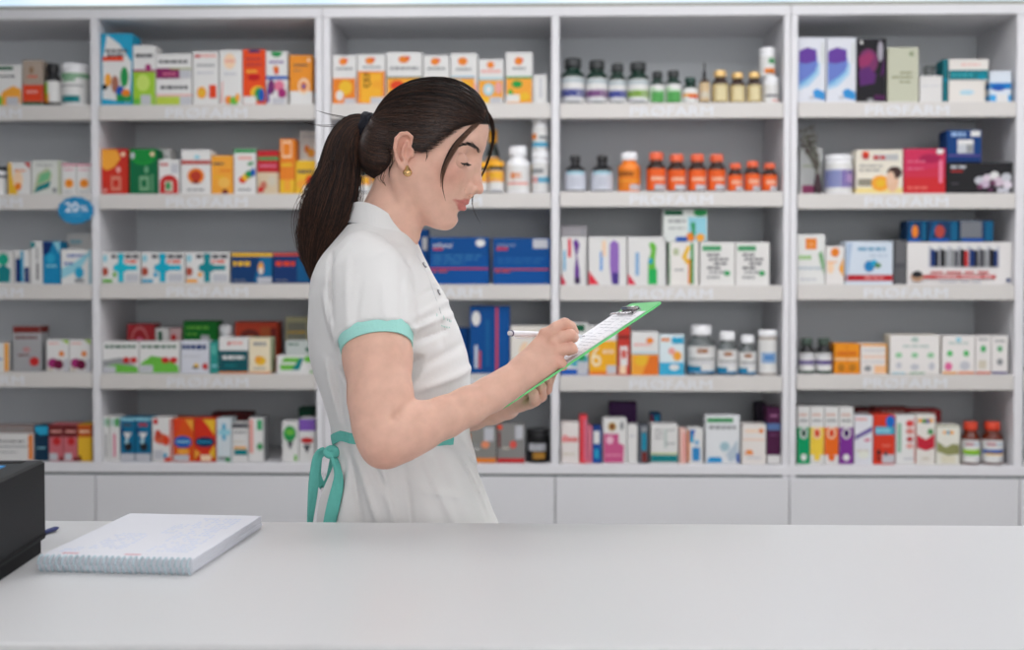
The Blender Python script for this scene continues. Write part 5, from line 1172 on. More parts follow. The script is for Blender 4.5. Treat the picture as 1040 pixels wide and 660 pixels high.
for e in EYE:
    g = (.88, -.30, -.34 if e[2] < 0 else .34); gl_ = math.sqrt(sum(v * v for v in g)); g = [v / gl_ for v in g]
    def dt(d): return sum(a * b for a, b in zip(d, g))
    b = MB()
    for lo_, hi2, m_ in ((-2, .86, scl), (.86, .975, irs), (.975, 2, ppl)):
        vs, fs = sphere_part(e, 7.6, lambda d: lo_ <= dt(d) < hi2)
        b.add(vs, fs, m_, True)
    child(b.build('eye', person))
    b = MB()
    sg = -1 if e[2] < 0 else 1
    def up_(d): return d[1] + .12 * d[0] > -.30 - .0 and d[0] > -.3
    vs, fs = sphere_part(e, 8.3, lambda d: d[1] > .07 - .36 * abs(d[2]) and d[0] > -.2)
    b.add(vs, fs, skp, True)
    vs, fs = sphere_part(e, 8.15, lambda d: d[1] < -.64 + .50 * abs(d[2]) and d[0] > -.2)
    b.add(vs, fs, skp, True)
    child(b.build('eyelids', person))
    b = MB(); rr = random.Random(5)
    for q in range(34):
        a = -1.25 + 2.35 * q / 33
        dz = math.sin(a) * sg * 1.0; dx = math.cos(a)
        y_ = .05 - .36 * abs(dz)
        r0 = math.sqrt(max(0, 1 - y_ * y_))
        p0 = np.array([dx * r0, y_, dz * r0]) * 8.4
        out = np.array([dx * 1.0, -.62, dz * .7]); L_ = 5.0 * (.6 + .4 * math.cos(a - .4 * 1)) * rr.uniform(.8, 1.1)
        pts = [hp(*(np.array(e) + p0 + out * L_ * t + np.array([0, L_ * .5 * t * t, 0]))) for t in (0, .35, .7, 1)]
        b.tube([Vector(p) for p in pts], [.0005, .00045, .0003, .0001], lashm, 4)
    # lid line
    pts = []
    for q in range(15):
        a = -1.3 + 2.5 * q / 14; dz = math.sin(a) * sg; dx = math.cos(a); y_ = .06 - .36 * abs(dz); r0 = math.sqrt(1 - y_ * y_)
        pts.append(Vector(hp(*(np.array(e) + np.array([dx * r0, y_, dz * r0]) * 8.35))))
    b.tube(pts, .00055, lashm, 5)
    child(b.build('eyelashes', person))
# brows follow the brow ridge
browl = [(466.5, 149.0), (471, 147.0), (476, 146.6), (480.5, 148.2), (484.5, 151.8), (487.2, 155.2)]
b = MB(); rr = random.Random(9); pix = []; meta = []
for q in range(120):
    f = rr.random() ** .9; k_ = f * (len(browl) - 1); i = min(int(k_), len(browl) - 2); fr_ = k_ - i
    x = browl[i][0] * (1 - fr_) + browl[i + 1][0] * fr_; y = browl[i][1] * (1 - fr_) + browl[i + 1][1] * fr_
    tx = browl[i + 1][0] - browl[i][0]; ty = browl[i + 1][1] - browl[i][1]; tl = math.hypot(tx, ty); tx /= tl; ty /= tl
    wd = 2.1 * min(1, .25 + 1.3 * f) * (1 if f < .9 else .8)
    o_ = rr.uniform(-1, 1) * wd * .8
    x0, y0 = x - ty * o_, y + tx * o_
    dx, dy = -tx * 3.4 + ty * .0, -ty * 3.4 - 1.2 + o_ * -.25
    pix += [(x0, y0), (x0 + dx * .5, y0 + dy * .5), (x0 + dx, y0 + dy)]
P3 = drop(body, pix)
for q in range(120):
    pr = [Vector(P3[3 * q + j]) + Vector((.0, -.0005 - .0003 * j, .0002)) for j in range(3)]
    if (pr[0] - pr[2]).length > .02: continue
    b.tube(pr, [.00042, .00036, .00012], lashm, 4)
    mr = [Vector((p.x, 2 * YW - p.y, p.z)) for p in pr]
    b.tube(mr, [.00042, .00036, .00012], lashm, 4)
child(b.build('eyebrows', person))

# -- hair: mass
hairm = bpy.data.materials.new('hair'); hairm.use_nodes = True
nt = hairm.node_tree; bs = nt.nodes['Principled BSDF']; at = nt.nodes.new('ShaderNodeVertexColor'); at.layer_name = 'Col'
nt.links.new(at.outputs['Color'], bs.inputs['Base Color']); bs.inputs['Roughness'].default_value = .42; bs.inputs['Specular IOR Level'].default_value = .38
hd = []
hd.append(hell((14, 19, 0), (57.5, 60, 49.5), 6)); hd.append(hell((30, 39, 0), (43, 44, 42), 12))
u_, v_ = loc(390, 150, 0); hd.append(hell((u_, v_, 0), (24, 32, 40), 8))
poly = [loc(a, b_, -36) for a, b_ in [(502, 115), (494, 124), (482, 126.5), (470, 129.5), (459, 134), (451, 139), (442, 146), (434, 151), (429.5, 148), (424, 138), (417, 130), (408, 128.5), (399, 134), (395.5, 143), (396, 156), (397, 166), (390, 174), (383, 181), (376, 187), (372, 192)]]
poly += [loc(a, b_, 0) for a, b_ in [(345, 195), (335, 60), (430, 40), (540, 60), (520, 108)]]
poly = np.array(poly)
def polyf(P):
    q = (P - HO) @ HM.T / S; x, y = q[:, 0], q[:, 1]
    d = np.full(len(P), 1e9); ins = np.zeros(len(P), bool); n = len(poly)
    for i in range(n):
        a, b_ = poly[i], poly[(i + 1) % n]; e = b_ - a
        t = np.clip(((x - a[0]) * e[0] + (y - a[1]) * e[1]) / (e @ e), 0, 1)
        d = np.minimum(d, np.hypot(x - a[0] - t * e[0], y - a[1] - t * e[1]))
        c = (a[1] > y) != (b_[1] > y)
        xi = (b_[0] - a[0]) * (y - a[1]) / np.where(abs(b_[1] - a[1]) < 1e-9, 1e-9, b_[1] - a[1]) + a[0]
        ins ^= c & (x < xi)
    return np.where(ins, -d, d) * S
hd.append(Prim(polyf, HO, 9, 3.5 * S, 'i'))
dark = np.array(lin((26, 18, 16))[:3])
V2, F2 = polygonize(hd, HO - .16, HO + .16, .0026)
V2 = relax(V2, F2, 2)
# streaks in the hair flow: radial angle about the tie
T0 = nv(W(377, 127.5, YW))
tu, tv = loc(377, 127.5, 0)
q = (V2 - HO) @ HM.T / S
th = np.arctan2(q[:, 1] - tv, np.hypot(q[:, 0] - tu, 0) + 1e-6) + q[:, 2] * .01
st = .5 + .5 * np.sin(th * 90 + np.sin(th * 37) * 3)
c2 = dark[None, :] * (.75 + .5 * st[:, None])
hair_root = np_mesh('hair', V2, F2, hairm, person, c2); child(hair_root)
# strands
def strand_mesh(name, paths, radii, cols, parent, n=3):
    """paths (N,K,3), radii (N,K)"""
    N, K, _ = paths.shape
    T = np.gradient(paths, axis=1); T /= np.maximum(np.linalg.norm(T, axis=2, keepdims=True), 1e-9)
    ref = np.array([.13, .98, .1]); X = np.cross(T, ref); X /= np.maximum(np.linalg.norm(X, axis=2, keepdims=True), 1e-6)
    Yv = np.cross(T, X)
    vs = np.zeros((N, K, n, 3))
    for j in range(n):
        a = 2 * PI * j / n
        vs[:, :, j] = paths + radii[..., None] * (math.cos(a) * X + math.sin(a) * Yv)
    base = (np.arange(N)[:, None, None] * K + np.arange(K - 1)[None, :, None]) * n
    j = np.arange(n)[None, None, :]; j2 = (j + 1) % n
    F = np.stack([base + j, base + j2, base + n + j2, base + n + j], -1).reshape(-1, 4)
    C_ = np.repeat(cols, K * n, axis=0)
    return child(np_mesh(name, vs.reshape(-1, 3), F, hairm, parent, C_), person if parent is person else parent)
def hcol(N, lo=.6, hi=1.7):
    t = rng.random(N) ** 2.6
    a = np.array(lin((22, 15, 14))[:3]); b_ = np.array(lin((92, 60, 44))[:3])
    return a[None] * (1 - t[:, None]) + b_[None] * t[:, None] * 1.0
N = 7500; K = 16
surf = hd
cen = hp(8, 24, 0)
# start points along the hairline on both sides and from the whole scalp
front = np.array([loc(a, b_, -36) for a, b_ in [(504, 114), (494, 123.5), (482, 126), (470, 129), (459, 133.5), (451, 138), (442, 145), (434, 149.5), (429.5, 147), (424, 137.5), (417, 130), (408, 128.5), (399, 134), (395.5, 143), (396, 156), (396, 166), (390, 173), (383, 180), (377, 184)]])
seg = rng.random(N) * (len(front) - 1); i = seg.astype(int); fr_ = (seg - i)[:, None]
st2 = front[i] * (1 - fr_) + front[np.minimum(i + 1, len(front) - 1)] * fr_
rear = np.array([loc(a, b_, -20) for a, b_ in [(392, 172), (380, 186), (372, 178), (366, 166), (364, 154), (364, 144)]])
nr_ = 1700; sg2 = rng.random(nr_) * 4.999; i2 = sg2.astype(int); f2_ = (sg2 - i2)[:, None]
st2[:nr_] = rear[i2] * (1 - f2_) + rear[i2 + 1] * f2_
wl = rng.uniform(-1, 1, N)
wl = np.sign(wl) * np.abs(wl) ** .8 * 44
Sx = np.concatenate([st2, wl[:, None]], 1)
Sx[:nr_, 2] = rng.uniform(-44, 44, nr_)
# for points low on the side the lateral position is the side of the head
low = (st2[:, 1] < 44) & (np.arange(N) >= nr_)
Sx[low, 2] = np.sign(wl[low]) * (34 + rng.random(low.sum()) * 12)
D0 = Sx - np.array([8, 24, 0]); D0 /= np.linalg.norm(D0, axis=1, keepdims=True)
tt = np.array([tu, tv, 0]) - np.array([8, 24, 0]); tt = tt / np.linalg.norm(tt)
D1 = tt[None] + rng.normal(0, .075, (N, 3)); D1 /= np.linalg.norm(D1, axis=1, keepdims=True)
om = np.arccos(np.clip((D0 * D1).sum(1), -1, 1))[:, None]
f0 = rng.random(N) * .04
paths = np.zeros((N, K, 3))
for k in range(K):
    t = (f0 + (1 - f0) * k / (K - 1))[:, None]
    d = (np.sin((1 - t) * om) * D0 + np.sin(t * om) * D1) / np.maximum(np.sin(om), 1e-3)
    # sag of the combed hair
    d[:, 1] -= .10 * np.sin(PI * t[:, 0]) * (st2[:, 1] > 20)
    d /= np.linalg.norm(d, axis=1, keepdims=True)
    wd = d @ HM
    r = np.full(N, .115)
    for _ in range(14):
        P = cen + wd * r[:, None]
        r = r - combine(hd[:3], P) * .85
    off = (.0004 + .0016 * np.sin(PI * np.clip(t[:, 0], 0, 1)) * rng.random(N)) if k == 0 else off0 * (.45 + .8 * np.sin(PI * t[:, 0]))
    if k == 0:
        off0 = rng.random(N) * .0016; off = off0 * .4
    paths[:, k] = cen + wd * (r + off)[:, None]
rad = np.tile(np.linspace(.00042, .0005, K), (N, 1)); rad[:, 0] = .0001
strand_mesh('scalp_strands', paths, rad, hcol(N), hair_root)
# ponytail
pcl = [(378, 127.5, 9, 0), (369, 125.5, 9.5, 0), (360, 127, 12, -2), (352.5, 136, 15.5, -3), (348, 150, 18, -4), (346, 168, 19.5, -6), (343, 184, 22, -8), (336.5, 202, 26, -9), (330.5, 223, 24, -10), (324, 243, 19, -11), (320, 262, 13, -11), (319, 279, 6, -12), (320, 291, 1.5, -12)]
K = 34
def resample(a, K):
    a = np.array(a, float); t = np.linspace(0, len(a) - 1, K); o = np.zeros((K, a.shape[1]))
    for c in range(a.shape[1]): o[:, c] = np.interp(t, np.arange(len(a)), a[:, c])
    for _ in range(3): o[1:-1] = (o[:-2] + 2 * o[1:-1] + o[2:]) / 4
    return o
pc_ = resample(pcl, K)
cl = np.array([nv(W(a, b_, YW + w_ * S)) for a, b_, r, w_ in pc_]); cr_ = pc_[:, 2] * S
cT = np.gradient(cl, axis=0); cT /= np.linalg.norm(cT, axis=1, keepdims=True)
cX = np.cross(cT, np.array([0, 1., 0])); cX /= np.linalg.norm(cX, axis=1, keepdims=True); cY = np.array([0, 1., 0])[None].repeat(K, 0)
N = 4600
ra = np.sqrt(rng.random(N)) ; an = rng.random(N) * 2 * PI
a_x = ra * np.cos(an); a_y = ra * np.sin(an)
endk = rng.uniform(.72, 1.0, N); ph1 = rng.random(N) * 6.28; ph2 = rng.random(N) * 6.28; am = rng.uniform(.1, 1, N)
clump = rng.integers(0, 60, N); cph = rng.random(60) * 6.28; cam_ = rng.normal(0, .22, 60); cby = rng.normal(0, .22, 60)
paths = np.zeros((N, K, 3)); rad = np.zeros((N, K))
for k in range(K):
    s_ = k / (K - 1) * endk
    kk = s_ * (K - 1); i = np.minimum(kk.astype(int), K - 2); f = (kk - i)[:, None]
    c = cl[i] * (1 - f) + cl[i + 1] * f; r = (cr_[i] * (1 - f[:, 0]) + cr_[i + 1] * f[:, 0])
    X_ = cX[i]; Y_ = cY[i]
    wob = s_ * (am * .09 * np.sin(9 * s_ + ph1) + cam_[clump] * np.sin(8 * s_ + cph[clump]) * 1.3)
    wob2 = s_ * (am * .08 * np.sin(8 * s_ + ph2) + cby[clump] * np.cos(5 * s_ + cph[clump]))
    paths[:, k] = c + X_ * ((a_x + wob) * r)[:, None] + Y_ * ((a_y + wob2) * r * .62)[:, None]
    rad[:, k] = .00045 * (1 - .7 * (k / (K - 1)) ** 2)
pt = strand_mesh('ponytail', paths, rad, hcol(N) * (.75 + .9 * rng.random(60)[clump][:, None]), hair_root)
# loose strands: framing the face, by the lips, flyaways
def bundle(pts, n, spread, end=1.0, seed=1, base=(60, 40, 32), r0=.0004):
    rg = np.random.default_rng(seed)
    a = resample([(p[0], p[1], p[2]) for p in pts], 18)
    c = np.array([nv(W(x, y, YW + w_ * S)) for x, y, w_ in a])
    out = np.zeros((n, 18, 3)); o1 = rg.normal(0, 1, (n, 3)) * spread * S; o2 = rg.normal(0, 1, (n, 3)) * spread * S
    for k in range(18):
        t = k / 17
        out[:, k] = c[k] + o1 * math.sin(PI * min(1, t + .1)) * .6 + o2 * (1 - t) * .9
    rd = np.tile(np.linspace(1, .45, 18) * r0, (n, 1))
    return out, rd
BUND = [
    ([(492, 113, -14), (485, 123, -26), (474, 133, -34), (463, 148, -41), (453, 164, -44), (448.5, 179, -44), (449, 192, -42), (452.5, 204, -40)], 70, 1.3, 1),
    ([(490, 116, -14), (480, 125, -24), (468, 136, -34), (458, 150, -41), (451, 164, -43), (447, 178, -43), (447.5, 190, -42)], 26, .8, 5),
    ([(493, 112, 6), (500, 124, 10), (502, 138, 18), (500, 152, 26), (495, 168, 32), (486, 186, 34), (478, 200, 30), (479, 213, 24), (488, 227, 22)], 34, .8, 2),
    ([(492, 110, -4), (499, 119, 2), (501.5, 132, 8), (501, 146, 14), (498, 158, 20)], 30, .8, 3),
    ([(430, 146, -47), (433, 152, -46), (434, 158, -46), (432, 164, -46)], 6, .9, 4),
    ([(398, 164, -42), (396, 172, -40), (397, 180, -38)], 8, 2.0, 6),
    ([(391, 172, -36), (388, 181, -33), (392, 189, -31)], 8, 2.5, 7),
    ([(368, 124, 0), (350, 119, -3), (334, 116, -5), (321, 112, -6)], 8, .8, 8),
    ([(366, 126, 0), (345, 128, -3), (325, 128, -6), (308, 124, -8)], 5, 1.0, 9),
    ([(338, 160, -6), (330, 172, -8), (317, 190, -9), (301, 203, -10)], 14, 2.0, 10),
    ([(325, 200, -8), (312, 216, -9), (305, 236, -10), (306, 262, -11), (312, 276, -11)], 90, 3.4, 11),
    ([(345, 150, -8), (334, 165, -8), (326, 182, -9), (313, 200, -10), (305, 222, -10), (305, 246, -10)], 90, 3.4, 13),
    ([(322, 230, -8), (313, 250, -10), (314, 270, -11), (321, 288, -11)], 60, 2.6, 12)]
allh = body + hd
for (pts, n, sp, sd), nm in zip(BUND, ['face_framing_strand', 'fine_strand', 'far_side_strand', 'forehead_strand', 'sideburn', 'nape_wisp', 'nape_wisp', 'flyaway', 'flyaway', 'ponytail_lock', 'ponytail_lock', 'ponytail_lock', 'ponytail_lock']):
    o, r = bundle(pts, n, sp, seed=sd)
    if nm not in ('ponytail_lock', 'flyaway', 'far_side_strand'):
        flat_ = o.reshape(-1, 3)
        for _ in range(4):
            d_ = combine(body, flat_); g_ = grad(body, flat_, .002)
            flat_ = flat_ + g_ * np.clip(.0016 - d_, 0, .01)[:, None]
        o = flat_.reshape(o.shape)
    strand_mesh(nm, o, r, hcol(len(o)) if nm != 'face_framing_strand' else hcol(len(o)) * .5 + np.array(lin((112, 78, 60))[:3]) * .6, hair_root)

# scrunchie
sc = mat((16, 18, 30), .85, bump=.5, scale=300, key='hair_tie')
b = MB(); ctr = Vector(W(374, 127, YW)); axd = Vector(cl[2] - cl[0]).normalized(); s1 = axd.cross(Vector((0, 1, 0))).normalized(); s2 = Vector((0, 1, 0))
for q in range(3):
    pts = []
    for j in range(29):
        a = 2 * PI * j / 28
        pts.append(ctr + axd * ((q - 1) * .0068 + .0015 * math.sin(a * 5 + q)) + (s1 * math.cos(a) + s2 * math.sin(a)) * (.0150 + .001 * math.sin(a * 7 + q * 2)))
    b.tube(pts, .0058, sc, 8)
child(b.build('hair_tie', person))
# earring: chunky drop
gm = mat((226, 186, 128), .18, metal=1.0, key='gold')
b = MB(); c0 = Vector(hpp(413.5, 168.5, -54)); pr = []
for j in range(14):
    t = j / 13
    pts_r = .0022 + .0052 * math.sin(PI * min(1, t * .98 + .02) ** 1.6)
    pr.append((c0 + Vector((.0006 * math.sin(t * 3), -.0005, -.0165 * t)), pts_r))
b.tube([p for p, _ in pr], [r for _, r in pr], gm, 14)
b.tube([c0 + Vector((-.004, 0, -.0095)), c0 + Vector((.001, -.0052, -.0112)), c0 + Vector((.006, 0, -.0105))], .0011, gm, 6)
child(b.build('earring', person))

# ================================================================= clothing
clo = [torso(0.0, W(0, 606, YW).z, W(0, 228, YW).z)]
SL = [(371, 268, 1.792, .050), (375, 286, 1.762, .0575), (379, 314, 1.728, .0585), (381.5, 340, 1.700, .0535), (382.8, 352, 1.690, .0500)]
for s in (-1, 1):
    P_ = []
    for a, b_, y, r in SL:
        p = W(a, b_, y)
        if s > 0: p = Vector((p.x, 2 * YW - p.y, p.z))
        P_.append(p)
    clo += chain(P_, [r for *_, r in SL], .018)
    nrm = (P_[-1] - P_[-2]).normalized(); e_c = P_[-1]
    def endf(P, n_=nv(nrm), c_=nv(e_c), r_0=.10):
        d = (P - c_) @ n_ + .014
        far = np.linalg.norm(P - c_, axis=1) - r_0
        return np.minimum(-d, 1e9) * 1.0 if False else np.maximum(-d, far)
    clo.append(Prim(endf, nv(e_c), .11, .001, 's'))
# drape: folds as ridges and valleys laid over the cloth
FOLD = [  # x0,y0,x1,y1, amp mm, width mm, side
    (352, 246, 340, 262, 1.6, 9), (334, 262, 341, 318, -4.0, 9), (329, 300, 340, 350, 2.5, 9), (345, 345, 336, 300, 1.8, 7),
    (421, 335, 450, 322, 3.0, 10), (421, 347, 447, 338, -2.6, 8), (424, 322, 458, 300, 1.8, 10), (426, 300, 446, 285, -1.8, 8),
    (424, 375, 470, 352, -1.8, 13), (424, 398, 474, 382, 2.6, 12), (328, 370, 338, 425, 2.5, 9), (338, 372, 350, 440, -2.5, 9), (344, 400, 352, 448, 2.0, 7),
    (350, 466, 366, 531, -3.0, 9), (358, 466, 384, 531, 2.6, 10), (372, 470, 398, 505, -2.4, 10), (388, 480, 402, 535, 3.0, 12), (410, 482, 418, 540, -2.6, 10),
    (430, 470, 462, 540, 2.6, 13), (452, 460, 488, 535, -3.2, 11), (466, 456, 500, 525, 3.0, 10), (344, 478, 338, 531, -3.0, 8), (335, 490, 329, 535, 2.4, 7),
    (440, 300, 446, 350, -1.4, 8), (356, 268, 362, 330, 1.5, 10), (372, 282, 371, 335, -1.2, 9), (395, 290, 402, 336, 1.5, 9), (408, 262, 414, 330, -1.5, 8),
    (400, 250, 380, 262, 1.2, 8), (428, 500, 470, 512, 1.2, 10)]
fa = []
for x0, y0, x1, y1, am_, wd_ in FOLD:
    y_ = 1.74
    a = nv(W(x0, y0, y_)); b_ = nv(W(x1, y1, y_)); fa.append((a[[0, 2]], b_[[0, 2]], am_ * 2.3 / 1000, wd_ * .85 / 1000))
def foldf(P):
    x = P[:, [0, 2]]; o = np.zeros(len(P)); near = P[:, 1] < YW + .02
    for a, b_, am_, wd_ in fa:
        e = b_ - a; t = np.clip((x - a) @ e / (e @ e), -.15, 1.15)
        d2 = ((x - a - t[:, None] * e) ** 2).sum(1)
        fade = np.sin(PI * np.clip((t + .15) / 1.3, 0, 1)) ** .6
        o += am_ * np.exp(-d2 / (wd_ * .62) ** 2) * fade
    z = P[:, 2]
    o = np.where(near, o, 0)
    lo_ = np.clip((1.24 - z) / .1, 0, 1)
    o += .0012 * np.sin(P[:, 0] * 38 + 3 * np.sin(z * 16)) * np.sin(z * 22 + P[:, 1] * 30)
    o += lo_ * .0022 * np.sin(P[:, 0] * 95 + z * 22 + P[:, 1] * 40)
    return o
clo.append(Prim(foldf, clo[0].c, 9, 0, 'd'))
# waist drawn in by the tie
V3, F3 = polygonize(clo, (-.46, 1.60, .80), (.08, 2.20, 1.50), .003)
V3 = relax(V3, F3, 2)
cloth = bpy.data.materials.new('white_cotton'); cloth.use_nodes = True
nt = cloth.node_tree; bs = nt.nodes['Principled BSDF']; bs.inputs['Base Color'].default_value = lin((228, 227, 226)); bs.inputs['Roughness'].default_value = .85
bs.inputs['Specular IOR Level'].default_value = .2; bs.inputs['Sheen Weight'].default_value = .1
tc = nt.nodes.new('ShaderNodeTexCoord'); n1 = nt.nodes.new('ShaderNodeTexNoise'); n1.inputs['Scale'].default_value = 45; n1.inputs['Detail'].default_value = 6
n2 = nt.nodes.new('ShaderNodeTexNoise'); n2.inputs['Scale'].default_value = 1400
ad = nt.nodes.new('ShaderNodeMath'); ad.operation = 'MULTIPLY_ADD'; ad.inputs[1].default_value = .12
bp = nt.nodes.new('ShaderNodeBump'); bp.inputs['Strength'].default_value = .35; bp.inputs['Distance'].default_value = .0022
nt.links.new(tc.outputs['Object'], n1.inputs['Vector']); nt.links.new(tc.outputs['Object'], n2.inputs['Vector'])
nt.links.new(n2.outputs['Fac'], ad.inputs[0]); nt.links.new(n1.outputs['Fac'], ad.inputs[2]); nt.links.new(ad.outputs[0], bp.inputs['Height']); nt.links.new(bp.outputs['Normal'], bs.inputs['Normal'])
tunic = child(np_mesh('tunic', V3, F3, cloth, person)); tunic['label'] = 'white cotton tunic with stand collar'
mint = mat((164, 222, 213), .85, noise=.04, scale=300, bump=.3, key='mint_cotton')
mintd = mat((104, 192, 180), .85, noise=.06, scale=200, bump=.3, key='mint_tie')
def ring_strip(cs, thick, material, closed=True, name='', parent=person):
    """cs: list of (bottom outer, top outer, outward normal)"""
    b = MB(); n = len(cs); vs = []
    for lo_, hi_, nr in cs:
        lo_, hi_, nr = Vector(lo_), Vector(hi_), Vector(nr).normalized()
        vs += [lo_, (lo_ + hi_) / 2 + nr * .0004, hi_, hi_ - nr * thick, lo_ - nr * thick]
    fs = []
    for i in range(n if closed else n - 1):
        k = (i + 1) % n
        for j in range(5):
            l = (j + 1) % 5
            fs.append((i * 5 + j, k * 5 + j, k * 5 + l, i * 5 + l))
    if not closed:
        fs += [(4, 3, 2, 1, 0), tuple((n - 1) * 5 + j for j in range(5))]
    b.add(vs, fs, material, False)
    return child(b.build(name, parent), parent)
for s in (-1, 1):
    P_ = []
    for a, b_, y, r in SL[-2:]:
        p = W(a, b_, y)
        if s > 0: p = Vector((p.x, 2 * YW - p.y, p.z))
        P_.append(p)
    ax = (P_[1] - P_[0]).normalized(); e1 = ax.cross(Vector((0, 1, 0))).normalized(); e2 = ax.cross(e1)
    cs = []
    for j in range(48):
        a = 2 * PI * j / 48; d = e1 * math.cos(a) + e2 * math.sin(a)
        r = .0524 + .0005 * math.sin(a * 3)
        cs.append((P_[1] + ax * .0035 + d * (r - .0006), P_[1] - ax * .0190 + d * (r + .0022), d))
    o = ring_strip(cs, .0022, mint, True, 'sleeve_cuff'); o['label'] = 'mint green cuff band'
# stand collar
tb_, tf_ = W(358.5, 207, YW), W(421, 241, YW); bb_, bf_ = W(354, 226, YW), W(427, 261, YW)
cs = []
for j in range(64):
    a = 2 * PI * j / 64; ca, sa = math.cos(a), math.sin(a)
    def rp(b_, f_, ry, lift):
        c = (b_ + f_) / 2; e = (f_ - b_) / 2
        return c + e * ca + Vector((0, ry * sa, lift * sa * sa))
    top = rp(tb_, tf_, .054, .018); bot = rp(bb_, bf_, .062, .011)
    dn = Vector(((tf_ - tb_).length * .5 * ca, .056 * sa, .01))
    cs.append((bot, top, dn))
ring_strip(cs, .0025, cloth, True, 'collar')
b = MB(); b.tube([Vector(c[0]) + Vector(c[2]).normalized() * .0004 for c in cs] + [Vector(cs[0][0])], .0009, mat((196, 196, 198), .9, key='stitching'), 6)
child(b.build('collar_seam', person))
# seam of the sleeve, placket and snaps
b = MB(); ptl = [(352, 243), (362, 250), (352, 262), (344, 278)]
seamm = mat((205, 206, 208), .85, key='stitching')
pk = [(423, 258), (428, 266), (432, 275), (437, 286), (441, 298), (446, 312), (451, 328)]
PP = drop(clo, pk)
b.tube([Vector(p) for p in PP], .0005, seamm, 5)
sm_ = [(346, 331), (360, 328.5), (375, 327.5), (390, 328), (405, 330.5), (418, 335)]
PP = drop(clo, sm_)
child(b.build('seams', person))
snap = mat((150, 150, 156), .25, metal=.8, key='snap')
for (x, y) in ((430.5, 269.5), (445.0, 297)):
    p = drop(clo, [(x, y)]); n_ = grad(clo, p)[0]; p = Vector(p[0]) + Vector(n_) * .0016; n_ = Vector(n_)
    e1 = n_.cross(Vector((0, 0, 1))).normalized(); e2 = n_.cross(e1)
    b = MB(); b.tube([p + (e1 * math.cos(2 * PI * j / 20) + e2 * math.sin(2 * PI * j / 20)) * .0042 for j in range(21)], .0011, snap, 6)
    b.tube([p, p + n_ * .0006, p + n_ * .0011], [.0036, .0034, .001], mat((235, 235, 235), .4), 14)
    child(b.build('snap_button', person))
# embroidery on the chest: two short lines of mint stitches
b = MB(); rr = random.Random(4); em = mat((176, 222, 212), .8, key='embroidery'); pix = []
for q in range(9):
    x = 443 + q * 1.75; y = 319 + q * .7
    pix += [(x, y + rr.uniform(-.8, .4)), (x + .35, y + 1.5), (x + rr.uniform(.1, .9), y + 2.7 + rr.uniform(-.5, .5))]
for q in range(6):
    x = 447.5 + q * 1.6; y = 330 + q * .4
    pix += [(x, y), (x + .3, y + .8), (x + .6, y + 1.6)]
PP = drop(clo, pix); nn = grad(clo, PP)
for q in range(15):
    pts = [Vector(PP[3 * q + j]) + Vector(nn[3 * q + j]) * .0013 for j in range(3)]
    if (pts[0] - pts[2]).length < .01:
        b.tube(pts, .00045, em, 4)
child(b.build('embroidery', person))
# waist tie
def at_waist(px, y_px, off=.0015):
    p = drop(clo, [(px, y_px)]); n_ = grad(clo, p)[0]
    return Vector(p[0]) + Vector(n_) * off, Vector(n_)
cs = []
zw = W(0, 452, YW).z
fr = np.interp(zw, zz_, tfs); bk = np.interp(zw, zz_, tbs); hw_ = np.interp(zw, zz_, tws)
xc = bk + (fr - bk) * .46
tgt = []
for s in (-1, 1):
    cs = []
    for j in range(44):
        a = PI * (1.0 - .80 * j / 43)          # from the back round the side towards the front
        ca, sa = math.cos(a), math.sin(a)
        ex = 2 / 2.35
        rx = (fr - xc) if ca > 0 else (xc - bk)
        x = xc + rx * math.copysign(abs(ca) ** ex, ca); y = YW + s * hw_ * abs(sa) ** ex
        t = j / 43
        zc_ = W(0, 461 - 17 * min(1, t / .33) + 5 * max(0, (t - .33) / .67), 1.76).z
        tgt.append((x, y, zc_))
        rows = []
        for dz in (-.0078, .0078):
            p = np.array([[x, y, zc_ + dz]]); n_ = None
            for _ in range(5):
                n_ = grad(clo, p, .002); p = p - n_ * combine(clo, p)[:, None]
                p[:, 2] = zc_ + dz
            rows.append(Vector(p[0]) + Vector(n_[0]) * .0026); nn_ = Vector(n_[0])
        cs.append((rows[0], rows[1], nn_))
    ring_strip(cs, .0022, mintd, False, 'waist_tie')['label'] = 'mint green fabric tie'
# knot and hanging ends
def ribbon(pts, widths, twist, name, thick=.0016):
    pts = [Vector(p) for p in pts]; b = MB(); vs = []; n = len(pts)
    for i, p in enumerate(pts):
        t = (pts[min(i + 1, n - 1)] - pts[max(i - 1, 0)]).normalized()
        a = twist[i]; sd = Vector((math.cos(a), math.sin(a), 0)); sd = (sd - t * sd.dot(t)).normalized(); nr = t.cross(sd).normalized()
        w_ = widths[i] / 2
        for k, (q, hgt) in enumerate(((-1, 0), (-.5, .0022), (0, .0006), (.5, -.0018), (1, .0005))):
            vs.append(p + sd * w_ * q + nr * hgt)
        for k, (q, hgt) in enumerate(((1, .0005), (.5, -.0018), (0, .0006), (-.5, .0022), (-1, 0))):
            vs.append(p + sd * w_ * q + nr * (hgt - thick))
    fs = []
    for i in range(n - 1):
        for j in range(10):
            k = (j + 1) % 10; fs.append((i * 10 + j, i * 10 + k, (i + 1) * 10 + k, (i + 1) * 10 + j))
    fs += [tuple(range(10))[::-1], tuple((n - 1) * 10 + j for j in range(10))]
    b.add(vs, fs, mintd, True)
    return child(b.build(name, person))
def on_cloth(x, y, z):
    best = z
    for dx in (-5, 0, 5):
        p = drop(clo, [(x + dx, y)])
        if abs(combine(clo, p)[0]) < .003 and p[0][1] < 2.0: best = min(best, float(p[0][1]) - .006)
    return W(x, y, best)
